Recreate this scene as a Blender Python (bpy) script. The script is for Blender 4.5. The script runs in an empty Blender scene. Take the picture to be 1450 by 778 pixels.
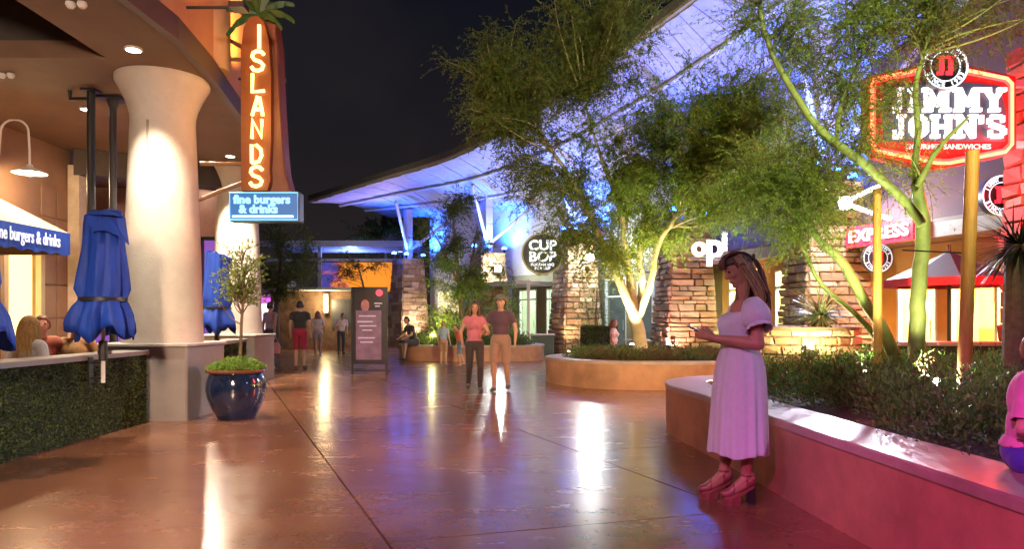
import bpy, bmesh, math, random
import numpy as np
from mathutils import Vector, Matrix, Euler
R = math.radians
random.seed(7)
RNG = np.random.default_rng(7)
SC = bpy.context.scene
COL = SC.collection

# ------------------------------------------------------------------ camera, sky, exposure
CAM_H, FPX, CX, HY = 1.31, 1000.0, 725.0, 453.0
cam = bpy.data.cameras.new('camera')
cam.lens = FPX / 1450 * 36
cam.sensor_width = 36
cam.shift_y = (HY - 389) / 1450
cam.clip_end = 500
cam_o = bpy.data.objects.new('camera', cam)
cam_o.location = (0, 0, CAM_H)
cam_o.rotation_euler = (R(90), 0, 0)
COL.objects.link(cam_o)
SC.camera = cam_o
SC.view_settings.view_transform = 'Standard'
SC.view_settings.look = 'None'
SC.view_settings.exposure = 1.15
SC.view_settings.gamma = 1.0
SC.cycles.max_bounces = 7
SC.cycles.diffuse_bounces = 3
SC.cycles.glossy_bounces = 3
SC.cycles.transparent_max_bounces = 12
SC.cycles.sample_clamp_indirect = 3.0
SC.cycles.sample_clamp_direct = 0.0
SC.cycles.use_denoising = True
SC.cycles.caustics_reflective = False
SC.cycles.caustics_refractive = False

world = bpy.data.worlds.new('World')
SC.world = world
world.use_nodes = True
wn, wl = world.node_tree.nodes, world.node_tree.links
bg = wn['Background']
wtc = wn.new('ShaderNodeTexCoord')
wsep = wn.new('ShaderNodeSeparateXYZ')
wl.new(wtc.outputs['Generated'], wsep.inputs[0])
wr = wn.new('ShaderNodeValToRGB')            # night sky: city glow low down, near black above
wr.color_ramp.elements[0].position = 0.0
wr.color_ramp.elements[0].color = (0.0105, 0.0082, 0.008, 1)
wr.color_ramp.elements[1].position = 0.42
wr.color_ramp.elements[1].color = (0.0025, 0.0028, 0.0050, 1)
wl.new(wsep.outputs[2], wr.inputs[0])
wno = wn.new('ShaderNodeTexNoise')
wno.inputs['Scale'].default_value = 2.2
wno.inputs['Detail'].default_value = 5
wl.new(wtc.outputs['Generated'], wno.inputs['Vector'])
wr2 = wn.new('ShaderNodeValToRGB')
wr2.color_ramp.elements[0].position = 0.5
wr2.color_ramp.elements[0].color = (0, 0, 0, 1)
wr2.color_ramp.elements[1].position = 0.75
wr2.color_ramp.elements[1].color = (0.0045, 0.0032, 0.0027, 1)
wl.new(wno.outputs[0], wr2.inputs[0])
wadd = wn.new('ShaderNodeMixRGB')
wadd.blend_type = 'ADD'
wadd.inputs[0].default_value = 1
wl.new(wr.outputs[0], wadd.inputs[1])
wl.new(wr2.outputs[0], wadd.inputs[2])
wl.new(wadd.outputs[0], bg.inputs['Color'])
bg.inputs['Strength'].default_value = 1.0

def P(px, py, Y):
    """point in metres seen at photograph pixel px,py at distance Y"""
    return Vector(((px - CX) / FPX * Y, Y, CAM_H - (py - HY) / FPX * Y))

# ------------------------------------------------------------------ materials
MATS = {}
def mat(name, col, rough=0.6, metal=0.0, var=0.15, scale=6.0, bump=0.0, bscale=None, emit=None, estr=0.0,
        island=0.0, spec=0.5, sheen=0.0, coat=0.0, aniso=None):
    if name in MATS: return MATS[name]
    m = bpy.data.materials.new(name)
    m.use_nodes = True
    n, l = m.node_tree.nodes, m.node_tree.links
    b = n['Principled BSDF']
    b.inputs['Roughness'].default_value = rough
    b.inputs['Metallic'].default_value = metal
    b.inputs['Specular IOR Level'].default_value = spec
    b.inputs['Coat Weight'].default_value = coat
    b.inputs['Sheen Weight'].default_value = sheen
    tc = n.new('ShaderNodeTexCoord')
    vec = tc.outputs['Object']
    if aniso:
        mp = n.new('ShaderNodeMapping'); mp.inputs['Scale'].default_value = aniso
        l.new(vec, mp.inputs[0]); vec = mp.outputs[0]
    no = n.new('ShaderNodeTexNoise')
    no.inputs['Scale'].default_value = scale
    no.inputs['Detail'].default_value = 6
    no.inputs['Roughness'].default_value = 0.65
    l.new(vec, no.inputs['Vector'])
    rp = n.new('ShaderNodeValToRGB')
    rp.color_ramp.elements[0].position = 0.3
    rp.color_ramp.elements[1].position = 0.7
    rp.color_ramp.elements[0].color = tuple(max(0, c * (1 - var)) for c in col) + (1,)
    rp.color_ramp.elements[1].color = tuple(min(1, c * (1 + var)) for c in col) + (1,)
    l.new(no.outputs[0], rp.inputs[0])
    out = rp.outputs[0]
    if island:
        g = n.new('ShaderNodeNewGeometry')
        h = n.new('ShaderNodeHueSaturation')
        mr = n.new('ShaderNodeMapRange')
        mr.inputs['To Min'].default_value = 1 - island
        mr.inputs['To Max'].default_value = 1 + island
        l.new(g.outputs['Random Per Island'], mr.inputs[0])
        l.new(mr.outputs[0], h.inputs['Value'])
        l.new(out, h.inputs['Color'])
        out = h.outputs[0]
    l.new(out, b.inputs['Base Color'])
    rm = n.new('ShaderNodeMapRange')
    rm.inputs['To Min'].default_value = max(0, rough - 0.08)
    rm.inputs['To Max'].default_value = min(1, rough + 0.08)
    l.new(no.outputs[0], rm.inputs[0])
    l.new(rm.outputs[0], b.inputs['Roughness'])
    if bump:
        nb = n.new('ShaderNodeTexNoise')
        nb.inputs['Scale'].default_value = bscale or scale * 6
        nb.inputs['Detail'].default_value = 5
        l.new(vec, nb.inputs['Vector'])
        bp = n.new('ShaderNodeBump')
        bp.inputs['Strength'].default_value = bump
        bp.inputs['Distance'].default_value = 0.02
        l.new(nb.outputs[0], bp.inputs['Height'])
        l.new(bp.outputs[0], b.inputs['Normal'])
    if emit:
        b.inputs['Emission Color'].default_value = tuple(emit) + (1,)
        b.inputs['Emission Strength'].default_value = estr
    MATS[name] = m
    return m

def leafmat(name, c0, c1, rough=0.5, trans=0.3):
    if name in MATS: return MATS[name]
    m = bpy.data.materials.new(name); m.use_nodes = True
    n, l = m.node_tree.nodes, m.node_tree.links
    b = n['Principled BSDF']; b.inputs['Roughness'].default_value = rough
    b.inputs['Specular IOR Level'].default_value = 0.3
    g = n.new('ShaderNodeNewGeometry')
    rp = n.new('ShaderNodeValToRGB')
    rp.color_ramp.elements[0].color = tuple(c0) + (1,)
    rp.color_ramp.elements[1].color = tuple(c1) + (1,)
    l.new(g.outputs['Random Per Island'], rp.inputs[0])
    l.new(rp.outputs[0], b.inputs['Base Color'])
    t = n.new('ShaderNodeBsdfTranslucent')
    l.new(rp.outputs[0], t.inputs['Color'])
    mx = n.new('ShaderNodeMixShader'); mx.inputs[0].default_value = trans
    l.new(b.outputs[0], mx.inputs[1]); l.new(t.outputs[0], mx.inputs[2])
    l.new(mx.outputs[0], n['Material Output'].inputs['Surface'])
    MATS[name] = m
    return m

def emat(name, col, strength):
    if name in MATS: return MATS[name]
    m = bpy.data.materials.new(name); m.use_nodes = True
    n, l = m.node_tree.nodes, m.node_tree.links
    b = n['Principled BSDF']
    b.inputs['Base Color'].default_value = tuple(c * 0.5 for c in col) + (1,)
    b.inputs['Emission Color'].default_value = tuple(col) + (1,)
    b.inputs['Emission Strength'].default_value = strength
    MATS[name] = m
    return m

def glassmat(name, tint=(0.9, 0.95, 0.95)):
    if name in MATS: return MATS[name]
    m = bpy.data.materials.new(name); m.use_nodes = True
    n, l = m.node_tree.nodes, m.node_tree.links
    n.remove(n['Principled BSDF'])
    t = n.new('ShaderNodeBsdfTransparent'); t.inputs[0].default_value = tuple(tint) + (1,)
    g = n.new('ShaderNodeBsdfGlossy'); g.inputs['Roughness'].default_value = 0.03
    f = n.new('ShaderNodeFresnel'); f.inputs[0].default_value = 1.5
    mx = n.new('ShaderNodeMixShader')
    gb = n.new('ShaderNodeNewGeometry'); mm = n.new('ShaderNodeMath'); mm.operation = 'SUBTRACT'; mm.inputs[0].default_value = 1
    l.new(gb.outputs['Backfacing'], mm.inputs[1])
    mu_ = n.new('ShaderNodeMath'); mu_.operation = 'MULTIPLY'; l.new(f.outputs[0], mu_.inputs[0]); l.new(mm.outputs[0], mu_.inputs[1])
    l.new(mu_.outputs[0], mx.inputs[0]); l.new(t.outputs[0], mx.inputs[1]); l.new(g.outputs[0], mx.inputs[2])
    l.new(mx.outputs[0], n['Material Output'].inputs['Surface'])
    MATS[name] = m
    return m

# ------------------------------------------------------------------ mesh builder
class MB:
    def __init__(s): s.v, s.f, s.m = [], [], []
    def add(s, vs, fs, mi=0):
        o = len(s.v)
        s.v += [tuple(v) for v in vs]
        s.f += [tuple(i + o for i in f) for f in fs]
        s.m += [mi] * len(fs)
        return s
    def box(s, x0, x1, y0, y1, z0, z1, mi=0, M=None):
        vs = [Vector(p) for p in ((x0,y0,z0),(x1,y0,z0),(x1,y1,z0),(x0,y1,z0),(x0,y0,z1),(x1,y0,z1),(x1,y1,z1),(x0,y1,z1))]
        if M: vs = [M @ v for v in vs]
        return s.add(vs, [(0,3,2,1),(4,5,6,7),(0,1,5,4),(1,2,6,5),(2,3,7,6),(3,0,4,7)], mi)
    def bbox(s, x0, x1, y0, y1, z0, z1, c=0.01, mi=0, M=None):
        """box with chamfered vertical and top edges"""
        def ring(z, i):
            a, b, cc, d = x0 + i, x1 - i, y0 + i, y1 - i
            return [(a+c,cc,z),(b-c,cc,z),(b,cc+c,z),(b,d-c,z),(b-c,d,z),(a+c,d,z),(a,d-c,z),(a,cc+c,z)]
        rs = [ring(z0, 0), ring(z1 - c, 0), ring(z1, c)]
        vs = [Vector(p) for r in rs for p in r]
        if M: vs = [M @ v for v in vs]
        fs = [tuple(range(7, -1, -1)), tuple(range(16, 24))]
        for k in range(2):
            for i in range(8):
                j = (i + 1) % 8
                fs.append((k*8+i, k*8+j, k*8+8+j, k*8+8+i))
        return s.add(vs, fs, mi)
    def tube(s, pts, rads, n=8, mi=0, cap=True):
        pts = [Vector(p) for p in pts]
        if not hasattr(rads, '__len__'): rads = [rads] * len(pts)
        vs, fs = [], []
        up = None
        for k, p in enumerate(pts):
            d = (pts[min(k+1, len(pts)-1)] - pts[max(k-1, 0)])
            d = d.normalized() if d.length > 1e-9 else Vector((0, 0, 1))
            if up is None:
                up = Vector((0, 0, 1)) if abs(d.z) < 0.9 else Vector((1, 0, 0))
            a = (up - d * up.dot(d))
            a = a.normalized() if a.length > 1e-6 else d.orthogonal().normalized()
            up = a
            b = d.cross(a)
            for i in range(n):
                t = 2 * math.pi * i / n
                vs.append(p + (a * math.cos(t) + b * math.sin(t)) * rads[k])
        for k in range(len(pts) - 1):
            for i in range(n):
                j = (i + 1) % n
                fs.append((k*n+i, k*n+j, k*n+n+j, k*n+n+i))
        if cap:
            fs.append(tuple(range(n-1, -1, -1)))
            fs.append(tuple((len(pts)-1)*n + i for i in range(n)))
        return s.add(vs, fs, mi)
    def lathe(s, prof, c=(0, 0, 0), n=32, mi=0, M=None, caps=True, wav=None):
        vs, fs = [], []
        for k, (r, z) in enumerate(prof):
            for i in range(n):
                t = 2 * math.pi * i / n
                rr = r * (1 + wav(t, z)) if wav else r
                v = Vector((c[0] + rr * math.cos(t), c[1] + rr * math.sin(t), c[2] + z))
                vs.append(M @ v if M else v)
        for k in range(len(prof) - 1):
            for i in range(n):
                j = (i + 1) % n
                fs.append((k*n+i, k*n+j, k*n+n+j, k*n+n+i))
        if caps:
            fs.append(tuple(range(n-1, -1, -1)))
            fs.append(tuple((len(prof)-1)*n + i for i in range(n)))
        return s.add(vs, fs, mi)
    def prism(s, poly, a, b, axis='z', mi=0, M=None):
        """extrude a 2d polygon; axis z: (x,y)->z a..b, axis y: (x,z)->y a..b"""
        n = len(poly)
        def pt(p, h): return Vector((p[0], p[1], h)) if axis == 'z' else Vector((p[0], h, p[1]))
        vs = [pt(p, a) for p in poly] + [pt(p, b) for p in poly]
        if M: vs = [M @ v for v in vs]
        fs = [tuple(range(n-1, -1, -1)), tuple(range(n, 2*n))]
        for i in range(n):
            j = (i + 1) % n
            fs.append((i, j, n+j, n+i))
        return s.add(vs, fs, mi)
    def sphere(s, c, r, nu=12, nv=8, mi=0):
        rx, ry, rz = (r, r, r) if not hasattr(r, '__len__') else r
        vs, fs = [], []
        for k in range(nv + 1):
            ph = math.pi * k / nv
            for i in range(nu):
                t = 2 * math.pi * i / nu
                vs.append((c[0] + rx*math.sin(ph)*math.cos(t), c[1] + ry*math.sin(ph)*math.sin(t), c[2] + rz*math.cos(ph)))
        for k in range(nv):
            for i in range(nu):
                j = (i + 1) % nu
                fs.append((k*nu+i, k*nu+nu+i, k*nu+nu+j, k*nu+j))
        return s.add(vs, fs, mi)
    def mesh(s, name, mats, smooth=False):
        me = bpy.data.meshes.new(name)
        me.from_pydata(s.v, [], s.f)
        for m in (mats if isinstance(mats, (list, tuple)) else [mats]): me.materials.append(m)
        if any(s.m): me.polygons.foreach_set('material_index', s.m)
        bm = bmesh.new(); bm.from_mesh(me)
        bmesh.ops.remove_doubles(bm, verts=bm.verts, dist=1e-5)
        bmesh.ops.recalc_face_normals(bm, faces=bm.faces)
        bm.to_mesh(me); bm.free()
        if smooth:
            me.polygons.foreach_set('use_smooth', [True] * len(me.polygons))
            me.set_sharp_from_angle(angle=R(42))
        me.update()
        return me
    def build(s, name, mats, parent=None, smooth=False):
        return link(name, s.mesh(name, mats, smooth), parent)

def link(name, data, parent=None):
    o = bpy.data.objects.new(name, data)
    COL.objects.link(o)
    if parent is not None:
        o.parent = parent
        if parent.type == 'EMPTY':
            o.location = -Vector(parent.location)
    return o
def tag(o, label=None, cat=None, group=None, kind=None):
    if label: o['label'] = label
    if cat: o['category'] = cat
    if group: o['group'] = group
    if kind: o['kind'] = kind
    return o
def thing(name, label, cat, loc=(0, 0, 0), group=None, kind=None):
    o = bpy.data.objects.new(name, None)
    o.empty_display_size = 0.2
    COL.objects.link(o)
    o.location = loc
    return tag(o, label, cat, group, kind)
def place(o, loc, rz=0.0):
    o.location = loc; o.rotation_euler = (0, 0, rz); return o
def copy_tree(o, parent=None):
    c = o.copy(); COL.objects.link(c); c.parent = parent
    for ch in list(o.children): copy_tree(ch, c)
    return c
def text(name, s, size, m, parent=None, M=None, extrude=0.01, bold=0.0, align='CENTER', squash=1.0):
    cu = bpy.data.curves.new(name, 'FONT')
    cu.body = s; cu.size = size; cu.extrude = extrude; cu.offset = bold
    cu.align_x = align; cu.align_y = 'CENTER'; cu.resolution_u = 3
    t = bpy.data.objects.new('tmp', cu); COL.objects.link(t)
    dg = bpy.context.evaluated_depsgraph_get()
    me = bpy.data.meshes.new_from_object(t.evaluated_get(dg))
    bpy.data.objects.remove(t); bpy.data.curves.remove(cu)
    me.materials.clear(); me.materials.append(m)
    me.transform(Matrix.Diagonal((squash, 1, 1, 1)))
    if M: me.transform(M)
    me.name = name
    return link(name, me, parent)
def face_cam(loc, rz=0.0):     # text in XY plane -> stands up, facing -Y (rz turns it)
    return Matrix.Translation(loc) @ Matrix.Rotation(rz, 4, 'Z') @ Matrix.Rotation(R(90), 4, 'X')
def light(kind, loc, energy, col=(1, 1, 1), target=None, parent=None, size=0.05, angle=60, blend=0.5, shape=None, name=None):
    ld = bpy.data.lights.new(name or kind.lower() + '_lamp', kind)
    ld.energy = energy; ld.color = col
    if kind == 'SPOT':
        ld.spot_size = R(angle); ld.spot_blend = blend; ld.shadow_soft_size = size
    elif kind == 'POINT': ld.shadow_soft_size = size
    elif kind == 'AREA':
        if shape: ld.shape = 'RECTANGLE'; ld.size, ld.size_y = shape
        else: ld.size = size
    o = bpy.data.objects.new(name or kind.lower() + '_lamp', ld)
    COL.objects.link(o)
    o.location = loc
    if target is not None:
        o.rotation_euler = (Vector(target) - Vector(loc)).to_track_quat('-Z', 'Y').to_euler()
    if parent is not None:
        o.parent = parent
        if parent.type == 'EMPTY': o.location = Vector(loc) - Vector(parent.location)
    return o
def rawmesh(name, v, f, mats, parent=None, smooth=False):
    me = bpy.data.meshes.new(name)
    v = np.asarray(v, dtype=np.float32); f = np.asarray(f, dtype=np.int32)
    me.vertices.add(len(v)); me.vertices.foreach_set('co', v.ravel())
    k = f.shape[1]
    me.loops.add(f.size); me.loops.foreach_set('vertex_index', f.ravel())
    me.polygons.add(len(f)); me.polygons.foreach_set('loop_start', np.arange(0, f.size, k, dtype=np.int32))
    me.update(calc_edges=True)
    for m in (mats if isinstance(mats, (list, tuple)) else [mats]): me.materials.append(m)
    if smooth: me.polygons.foreach_set('use_smooth', np.ones(len(f), dtype=bool))
    return link(name, me, parent)
def unit(a): return a / np.maximum(np.linalg.norm(a, axis=1, keepdims=True), 1e-9)
def leaf_arrays(c, d, L, W, rng=RNG):
    """rhombus leaves: base at c, along unit d, lengths L, widths W"""
    n = len(c)
    r = unit(rng.normal(size=(n, 3)))
    w = unit(np.cross(d, r))
    nn = np.cross(d, w)
    L = np.broadcast_to(np.asarray(L, float), (n,))[:, None]; W = np.broadcast_to(np.asarray(W, float), (n,))[:, None]
    v = np.empty((n, 4, 3))
    v[:, 0] = c
    v[:, 1] = c + d * L * 0.45 + w * W * 0.5 + nn * W * .15
    v[:, 2] = c + d * L
    v[:, 3] = c + d * L * 0.45 - w * W * 0.5 + nn * W * .15
    return v.reshape(-1, 3), np.arange(n * 4).reshape(n, 4)
# ------------------------------------------------------------------ shared materials
M_STUCCO = mat('cream_stucco', (0.60, 0.545, 0.47), 0.8, var=0.13, scale=2.2, bump=0.25, bscale=45)
M_PEDESTAL = mat('grey_painted_concrete', (0.30, 0.27, 0.26), 0.6, var=0.14, scale=2.5, bump=0.12, bscale=50)
M_SOFFIT = mat('brown_soffit_plaster', (0.20, 0.118, 0.072), 0.75, var=0.16, scale=1.2, bump=0.1)
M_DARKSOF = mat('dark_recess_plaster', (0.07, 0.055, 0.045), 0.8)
M_UPPER = mat('orange_tan_stucco', (0.62, 0.36, 0.20), 0.8, var=0.1, scale=2, bump=0.15, bscale=60)
M_WALLTILE = mat('taupe_wall', (0.27, 0.16, 0.105), 0.7, var=0.15, scale=2)
M_BLACK = mat('black_painted_steel', (0.018, 0.018, 0.02), 0.4, var=0.2)
M_WHITEP = mat('white_painted_metal', (0.75, 0.75, 0.73), 0.45, var=0.05)
M_BLUEFAB = mat('royal_blue_canvas', (0.004, 0.050, 0.42), 0.65, var=0.25, scale=3, bump=0.45, bscale=3.5, aniso=(5, 5, 1.1))
M_CREAMFAB = mat('cream_canvas', (0.46, 0.36, 0.24), 0.8, var=0.06)
M_STEEL = mat('grey_galvanised_steel', (0.42, 0.42, 0.44), 0.45, metal=0.3, var=0.1)
M_GLASS = glassmat('clear_glass')
M_BULB = emat('warm_white_lens', (1, 0.86, 0.62), 14)
M_BULBW = emat('cool_white_lens', (1, 0.97, 0.92), 22)
M_UPL = emat('yellow_uplight_lens', (1, 0.86, 0.42), 26)
M_WOODPOST = mat('orange_wood_stake', (0.52, 0.25, 0.06), 0.6, var=0.25, scale=7, bump=0.2, aniso=(6, 6, 0.6))

# ------------------------------------------------------------------ ground: stained polished concrete slabs
def floor_material():
    m = bpy.data.materials.new('stained_concrete'); m.use_nodes = True
    n, l = m.node_tree.nodes, m.node_tree.links
    b = n['Principled BSDF']
    tc = n.new('ShaderNodeTexCoord')
    a = n.new('ShaderNodeTexNoise'); a.inputs['Scale'].default_value = 0.55; a.inputs['Detail'].default_value = 8; a.inputs['Roughness'].default_value = 0.62
    l.new(tc.outputs['Object'], a.inputs['Vector'])
    r = n.new('ShaderNodeValToRGB')
    e = r.color_ramp.elements
    e[0].position = 0.30; e[0].color = (0.125, 0.052, 0.032, 1)
    e[1].position = 0.72; e[1].color = (0.33, 0.150, 0.085, 1)
    l.new(a.outputs[0], r.inputs[0])
    f = n.new('ShaderNodeTexNoise'); f.inputs['Scale'].default_value = 26; f.inputs['Detail'].default_value = 7; f.inputs['Roughness'].default_value = .7
    l.new(tc.outputs['Object'], f.inputs['Vector'])
    r2 = n.new('ShaderNodeValToRGB'); r2.color_ramp.elements[0].position = .3; r2.color_ramp.elements[0].color = (.84, .83, .82, 1); r2.color_ramp.elements[1].position = .7; r2.color_ramp.elements[1].color = (1.06, 1.05, 1.04, 1)
    l.new(f.outputs[0], r2.inputs[0])
    mx = n.new('ShaderNodeMixRGB'); mx.blend_type = 'MULTIPLY'; mx.inputs[0].default_value = 1
    l.new(r.outputs[0], mx.inputs[1]); l.new(r2.outputs[0], mx.inputs[2])
    vo = n.new('ShaderNodeTexVoronoi'); vo.inputs['Scale'].default_value = 3.1; vo.inputs['Randomness'].default_value = 1
    l.new(tc.outputs['Object'], vo.inputs['Vector'])
    vr = n.new('ShaderNodeValToRGB'); vr.color_ramp.elements[0].position = .025; vr.color_ramp.elements[0].color = (.25, .23, .22, 1); vr.color_ramp.elements[1].position = .07; vr.color_ramp.elements[1].color = (1, 1, 1, 1)
    l.new(vo.outputs['Distance'], vr.inputs[0])
    st = n.new('ShaderNodeTexNoise'); st.inputs['Scale'].default_value = 1.9; st.inputs['Detail'].default_value = 10; st.inputs['Roughness'].default_value = .75
    l.new(tc.outputs['Object'], st.inputs['Vector'])
    sr = n.new('ShaderNodeValToRGB'); sr.color_ramp.elements[0].position = .40; sr.color_ramp.elements[0].color = (.55, .52, .5, 1); sr.color_ramp.elements[1].position = .52; sr.color_ramp.elements[1].color = (1, 1, 1, 1)
    l.new(st.outputs[0], sr.inputs[0])
    m2 = n.new('ShaderNodeMixRGB'); m2.blend_type = 'MULTIPLY'; m2.inputs[0].default_value = .6
    l.new(mx.outputs[0], m2.inputs[1]); l.new(vr.outputs[0], m2.inputs[2])
    m3 = n.new('ShaderNodeMixRGB'); m3.blend_type = 'MULTIPLY'; m3.inputs[0].default_value = .08
    l.new(m2.outputs[0], m3.inputs[1]); l.new(sr.outputs[0], m3.inputs[2])
    l.new(m3.outputs[0], b.inputs['Base Color'])
    g = n.new('ShaderNodeTexNoise'); g.inputs['Scale'].default_value = 1.6; g.inputs['Detail'].default_value = 9; g.inputs['Roughness'].default_value = .7
    mp = n.new('ShaderNodeMapping'); mp.inputs['Scale'].default_value = (0.7, 1.6, 1)
    l.new(tc.outputs['Object'], mp.inputs[0]); l.new(mp.outputs[0], g.inputs['Vector'])
    rr = n.new('ShaderNodeMapRange'); rr.inputs['From Min'].default_value = .3; rr.inputs['From Max'].default_value = .7
    rr.inputs['To Min'].default_value = .17; rr.inputs['To Max'].default_value = .31
    l.new(g.outputs[0], rr.inputs[0]); l.new(rr.outputs[0], b.inputs['Roughness'])
    w = n.new('ShaderNodeTexNoise'); w.inputs['Scale'].default_value = 3.2; w.inputs['Detail'].default_value = 6
    l.new(mp.outputs[0], w.inputs['Vector'])
    bp = n.new('ShaderNodeBump'); bp.inputs['Strength'].default_value = .05; bp.inputs['Distance'].default_value = .02
    l.new(w.outputs[0], bp.inputs['Height']); l.new(bp.outputs[0], b.inputs['Normal'])
    b.inputs['Specular IOR Level'].default_value = 0.62
    b.inputs['Coat Weight'].default_value = 0.12
    b.inputs['Coat Roughness'].default_value = 0.12
    return m
M_FLOOR = floor_material()
g = MB(); g.box(-150, 150, -60, 260, -0.5, -0.035)
ground = tag(g.build('ground', mat('dark_joint_ground', (0.05, 0.03, 0.026), 0.5)), kind='structure')
def clip(poly, p, nrm):          # keep side where (q-p).n >= 0
    out = []
    for i in range(len(poly)):
        a, b = poly[i], poly[(i + 1) % len(poly)]
        da, db = (a - p).dot(nrm), (b - p).dot(nrm)
        if da >= 0: out.append(a)
        if (da >= 0) != (db >= 0): out.append(a + (b - a) * (da / (da - db)))
    return out
V2 = Vector
u = V2((2.955, -7.17)).normalized(); un = V2((-u.y, u.x))       # un points towards +x
v = V2((0.955, 0.285)).normalized(); vn = V2((-v.y, v.x))
A1 = V2((-3.64, 11.2)); A2 = V2((-0.04, 8.68)); B0 = V2((-0.37, 4.25))
whole = [V2((-24, -10)), V2((20, -10)), V2((20, 60)), V2((-24, 60))]
G = 0.008
strips = []
left = clip(whole, A1 - un * G, -un)
mid = clip(clip(whole, A1 + un * G, un), A2 - un * G, -un)
right = clip(whole, A2 + un * G, un)
pave = thing('pavement', None, None, (0, 0, 0), kind='structure')
def slab(poly):
    if len(poly) < 3: return
    m = MB(); m.prism([(p.x, p.y) for p in poly], -0.06, 0.0)
    m.build('concrete_slab', M_FLOOR, pave)
offs = [-9.6, -4.8, 0.0, 2.35, 9.0, 17.0, 26.0]
for s_i, st in enumerate((mid, right)):
    cur = st
    for o in offs:
        p = B0 + vn * o
        slab(clip(cur, p - vn * G, -vn))
        cur = clip(cur, p + vn * G, vn)
    slab(cur)
cur = left
for o in (1.5 - 9, 13.0, 26.0):
    p = B0 + vn * o
    slab(clip(cur, p - vn * G, -vn)); cur = clip(cur, p + vn * G, vn)
slab(cur)

# ------------------------------------------------------------------ restaurant building on the left
SOF = 4.6
EDGE = [(-3.95, -4), (-3.95, 4), (-3.92, 7.2), (-3.88, 8.2), (-4.02, 9.45), (-4.36, 11.4), (-5.25, 15.2), (-7.0, 19.5), (-9.5, 23.6), (-12.6, 27.5)]
rest = thing('restaurant_building', 'curved tan restaurant building with deep brown soffit carried by fat cream columns', 'restaurant', (-8, 10, 0))
m = MB(); m.prism(EDGE + [(-16, 27.5), (-16, 8.86), (-5.1, 8.86), (-5.1, -4)], SOF, SOF + .22); m.build('soffit', M_SOFFIT, rest)
m = MB(); m.box(-16, -4.95, -4, 9.0, 5.5, 5.6); m.box(-16, -5.12, 8.87, 9.0, SOF + .22, 5.5); m.box(-5.09, -4.95, -4, 8.86, SOF + .23, 5.5)
for y in (1.5, 4.5, 7.5): m.box(-16, -5.11, y, y + .18, 5.2, 5.49)
m.build('recess_ceiling', M_DARKSOF, rest)
def wallstrip(mb, pts, t, z0, z1):
    """vertical wall of thickness t to the left of a polyline"""
    n = len(pts); L, Q = [], []
    for i, p in enumerate(pts):
        a = Vector(pts[max(i-1, 0)]); b = Vector(pts[min(i+1, n-1)])
        d = (b - a).normalized(); nn = Vector((-d.y, d.x))
        L.append(Vector(p)); Q.append(Vector(p) + nn * t)
    poly = [(p.x, p.y) for p in L] + [(p.x, p.y) for p in reversed(Q)]
    mb.prism(poly, z0, z1)
m = MB(); wallstrip(m, [(x - .06, y) for x, y in EDGE[:7]], 0.3, SOF + .22, 10.5); m.build('upper_wall', M_UPPER, rest)
m = MB(); wallstrip(m, [(x + .012, y) for x, y in EDGE[:9]], 0.1, SOF - .04, SOF + .23); m.build('soffit_trim', mat('dark_edge_trim', (0.10, 0.06, 0.04), 0.5), rest)
m = MB()
m.lathe([(0.24, 0), (0.24, 5.4)], (-4.24, 10.0, SOF + .23), 20); m.build('pilaster', M_UPPER, rest, True)
# inner walls
m = MB()
m.box(-8.9, -8.6, -4, 11.95, 0, 5.49); m.box(-8.9, -8.6, 12.85, 13.75, 0, SOF - .01); m.box(-8.9, -8.6, 11.95, 12.85, 2.75, SOF - .01)
m.build('dining_wall', M_WALLTILE, rest)
for k in range(6):
    z = 0.12 + k * 0.62
    for y0 in (12.88, 13.33):
        m = MB(); m.bbox(-8.6, -8.575, y0, y0 + 0.42, z, z + 0.59, 0.006); m.build('wall_panel', M_WALLTILE, rest)
m = MB(); m.box(-8.75, -8.70, 12.0, 12.8, 0.0, 2.70); m.build('lit_doorway', emat('yellow_lit_doorway', (1.0, 0.72, 0.2), 1.6), rest)
m = MB(); m.box(-8.64, -8.54, 11.88, 11.99, 0, 2.82); m.box(-8.64, -8.54, 12.81, 12.92, 0, 2.82); m.box(-8.64, -8.54, 11.99, 12.81, 2.70, 2.82)
m.build('door_frame', M_CREAMFAB, rest)
m = MB(); m.box(-8.57, -8.35, 13.62, 13.85, 0, 4.3); m.build('corner_post', mat('cream_post', (.6, .5, .38), .6), rest)
m = MB()
wallstrip(m, [(-5.6, 16.4), (-6.6, 15.1), (-8.62, 13.9)], 0.5, 4.1, SOF - .01); m.build('ceiling_beam', M_DARKSOF, rest)
m = MB()
m.box(-16, -6.9, 17.5, 17.8, 3.35, SOF - .01); m.box(-16, -6.9, 17.5, 17.8, 0, .5)
m.build('rear_wall', mat('salmon_wall', (.5, .27, .2), .7), rest)
m = MB()
for x in (-12.2, -11.0, -9.9, -8.8, -7.75, -6.95): m.box(x, x + .1, 17.46, 17.56, .5, 3.35)
m.box(-13, -6.9, 17.46, 17.58, 3.28, 3.36); m.build('window_frame', M_BLACK, rest)
m = MB(); m.box(-13, -6.9, 17.6, 17.61, .5, 3.3); m.build('pane', mat('violet_lit_glass', (.06, .03, .1), .15, emit=(.35, .12, .6), estr=.35), rest)
for x in (-11.05, -10.45):
    m = MB()
    for k in range(11):
        z = 1.25 + k * .16
        m.tube([(x - .05, 17.42, z), (x + .05, 17.42, z + .03), (x + .05, 17.42, z + .1), (x - .04, 17.42, z + .09)], .016, 6)
    m.build('neon_strip', emat('pale_blue_neon', (.35, .5, 1), 2.2), rest)
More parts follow.
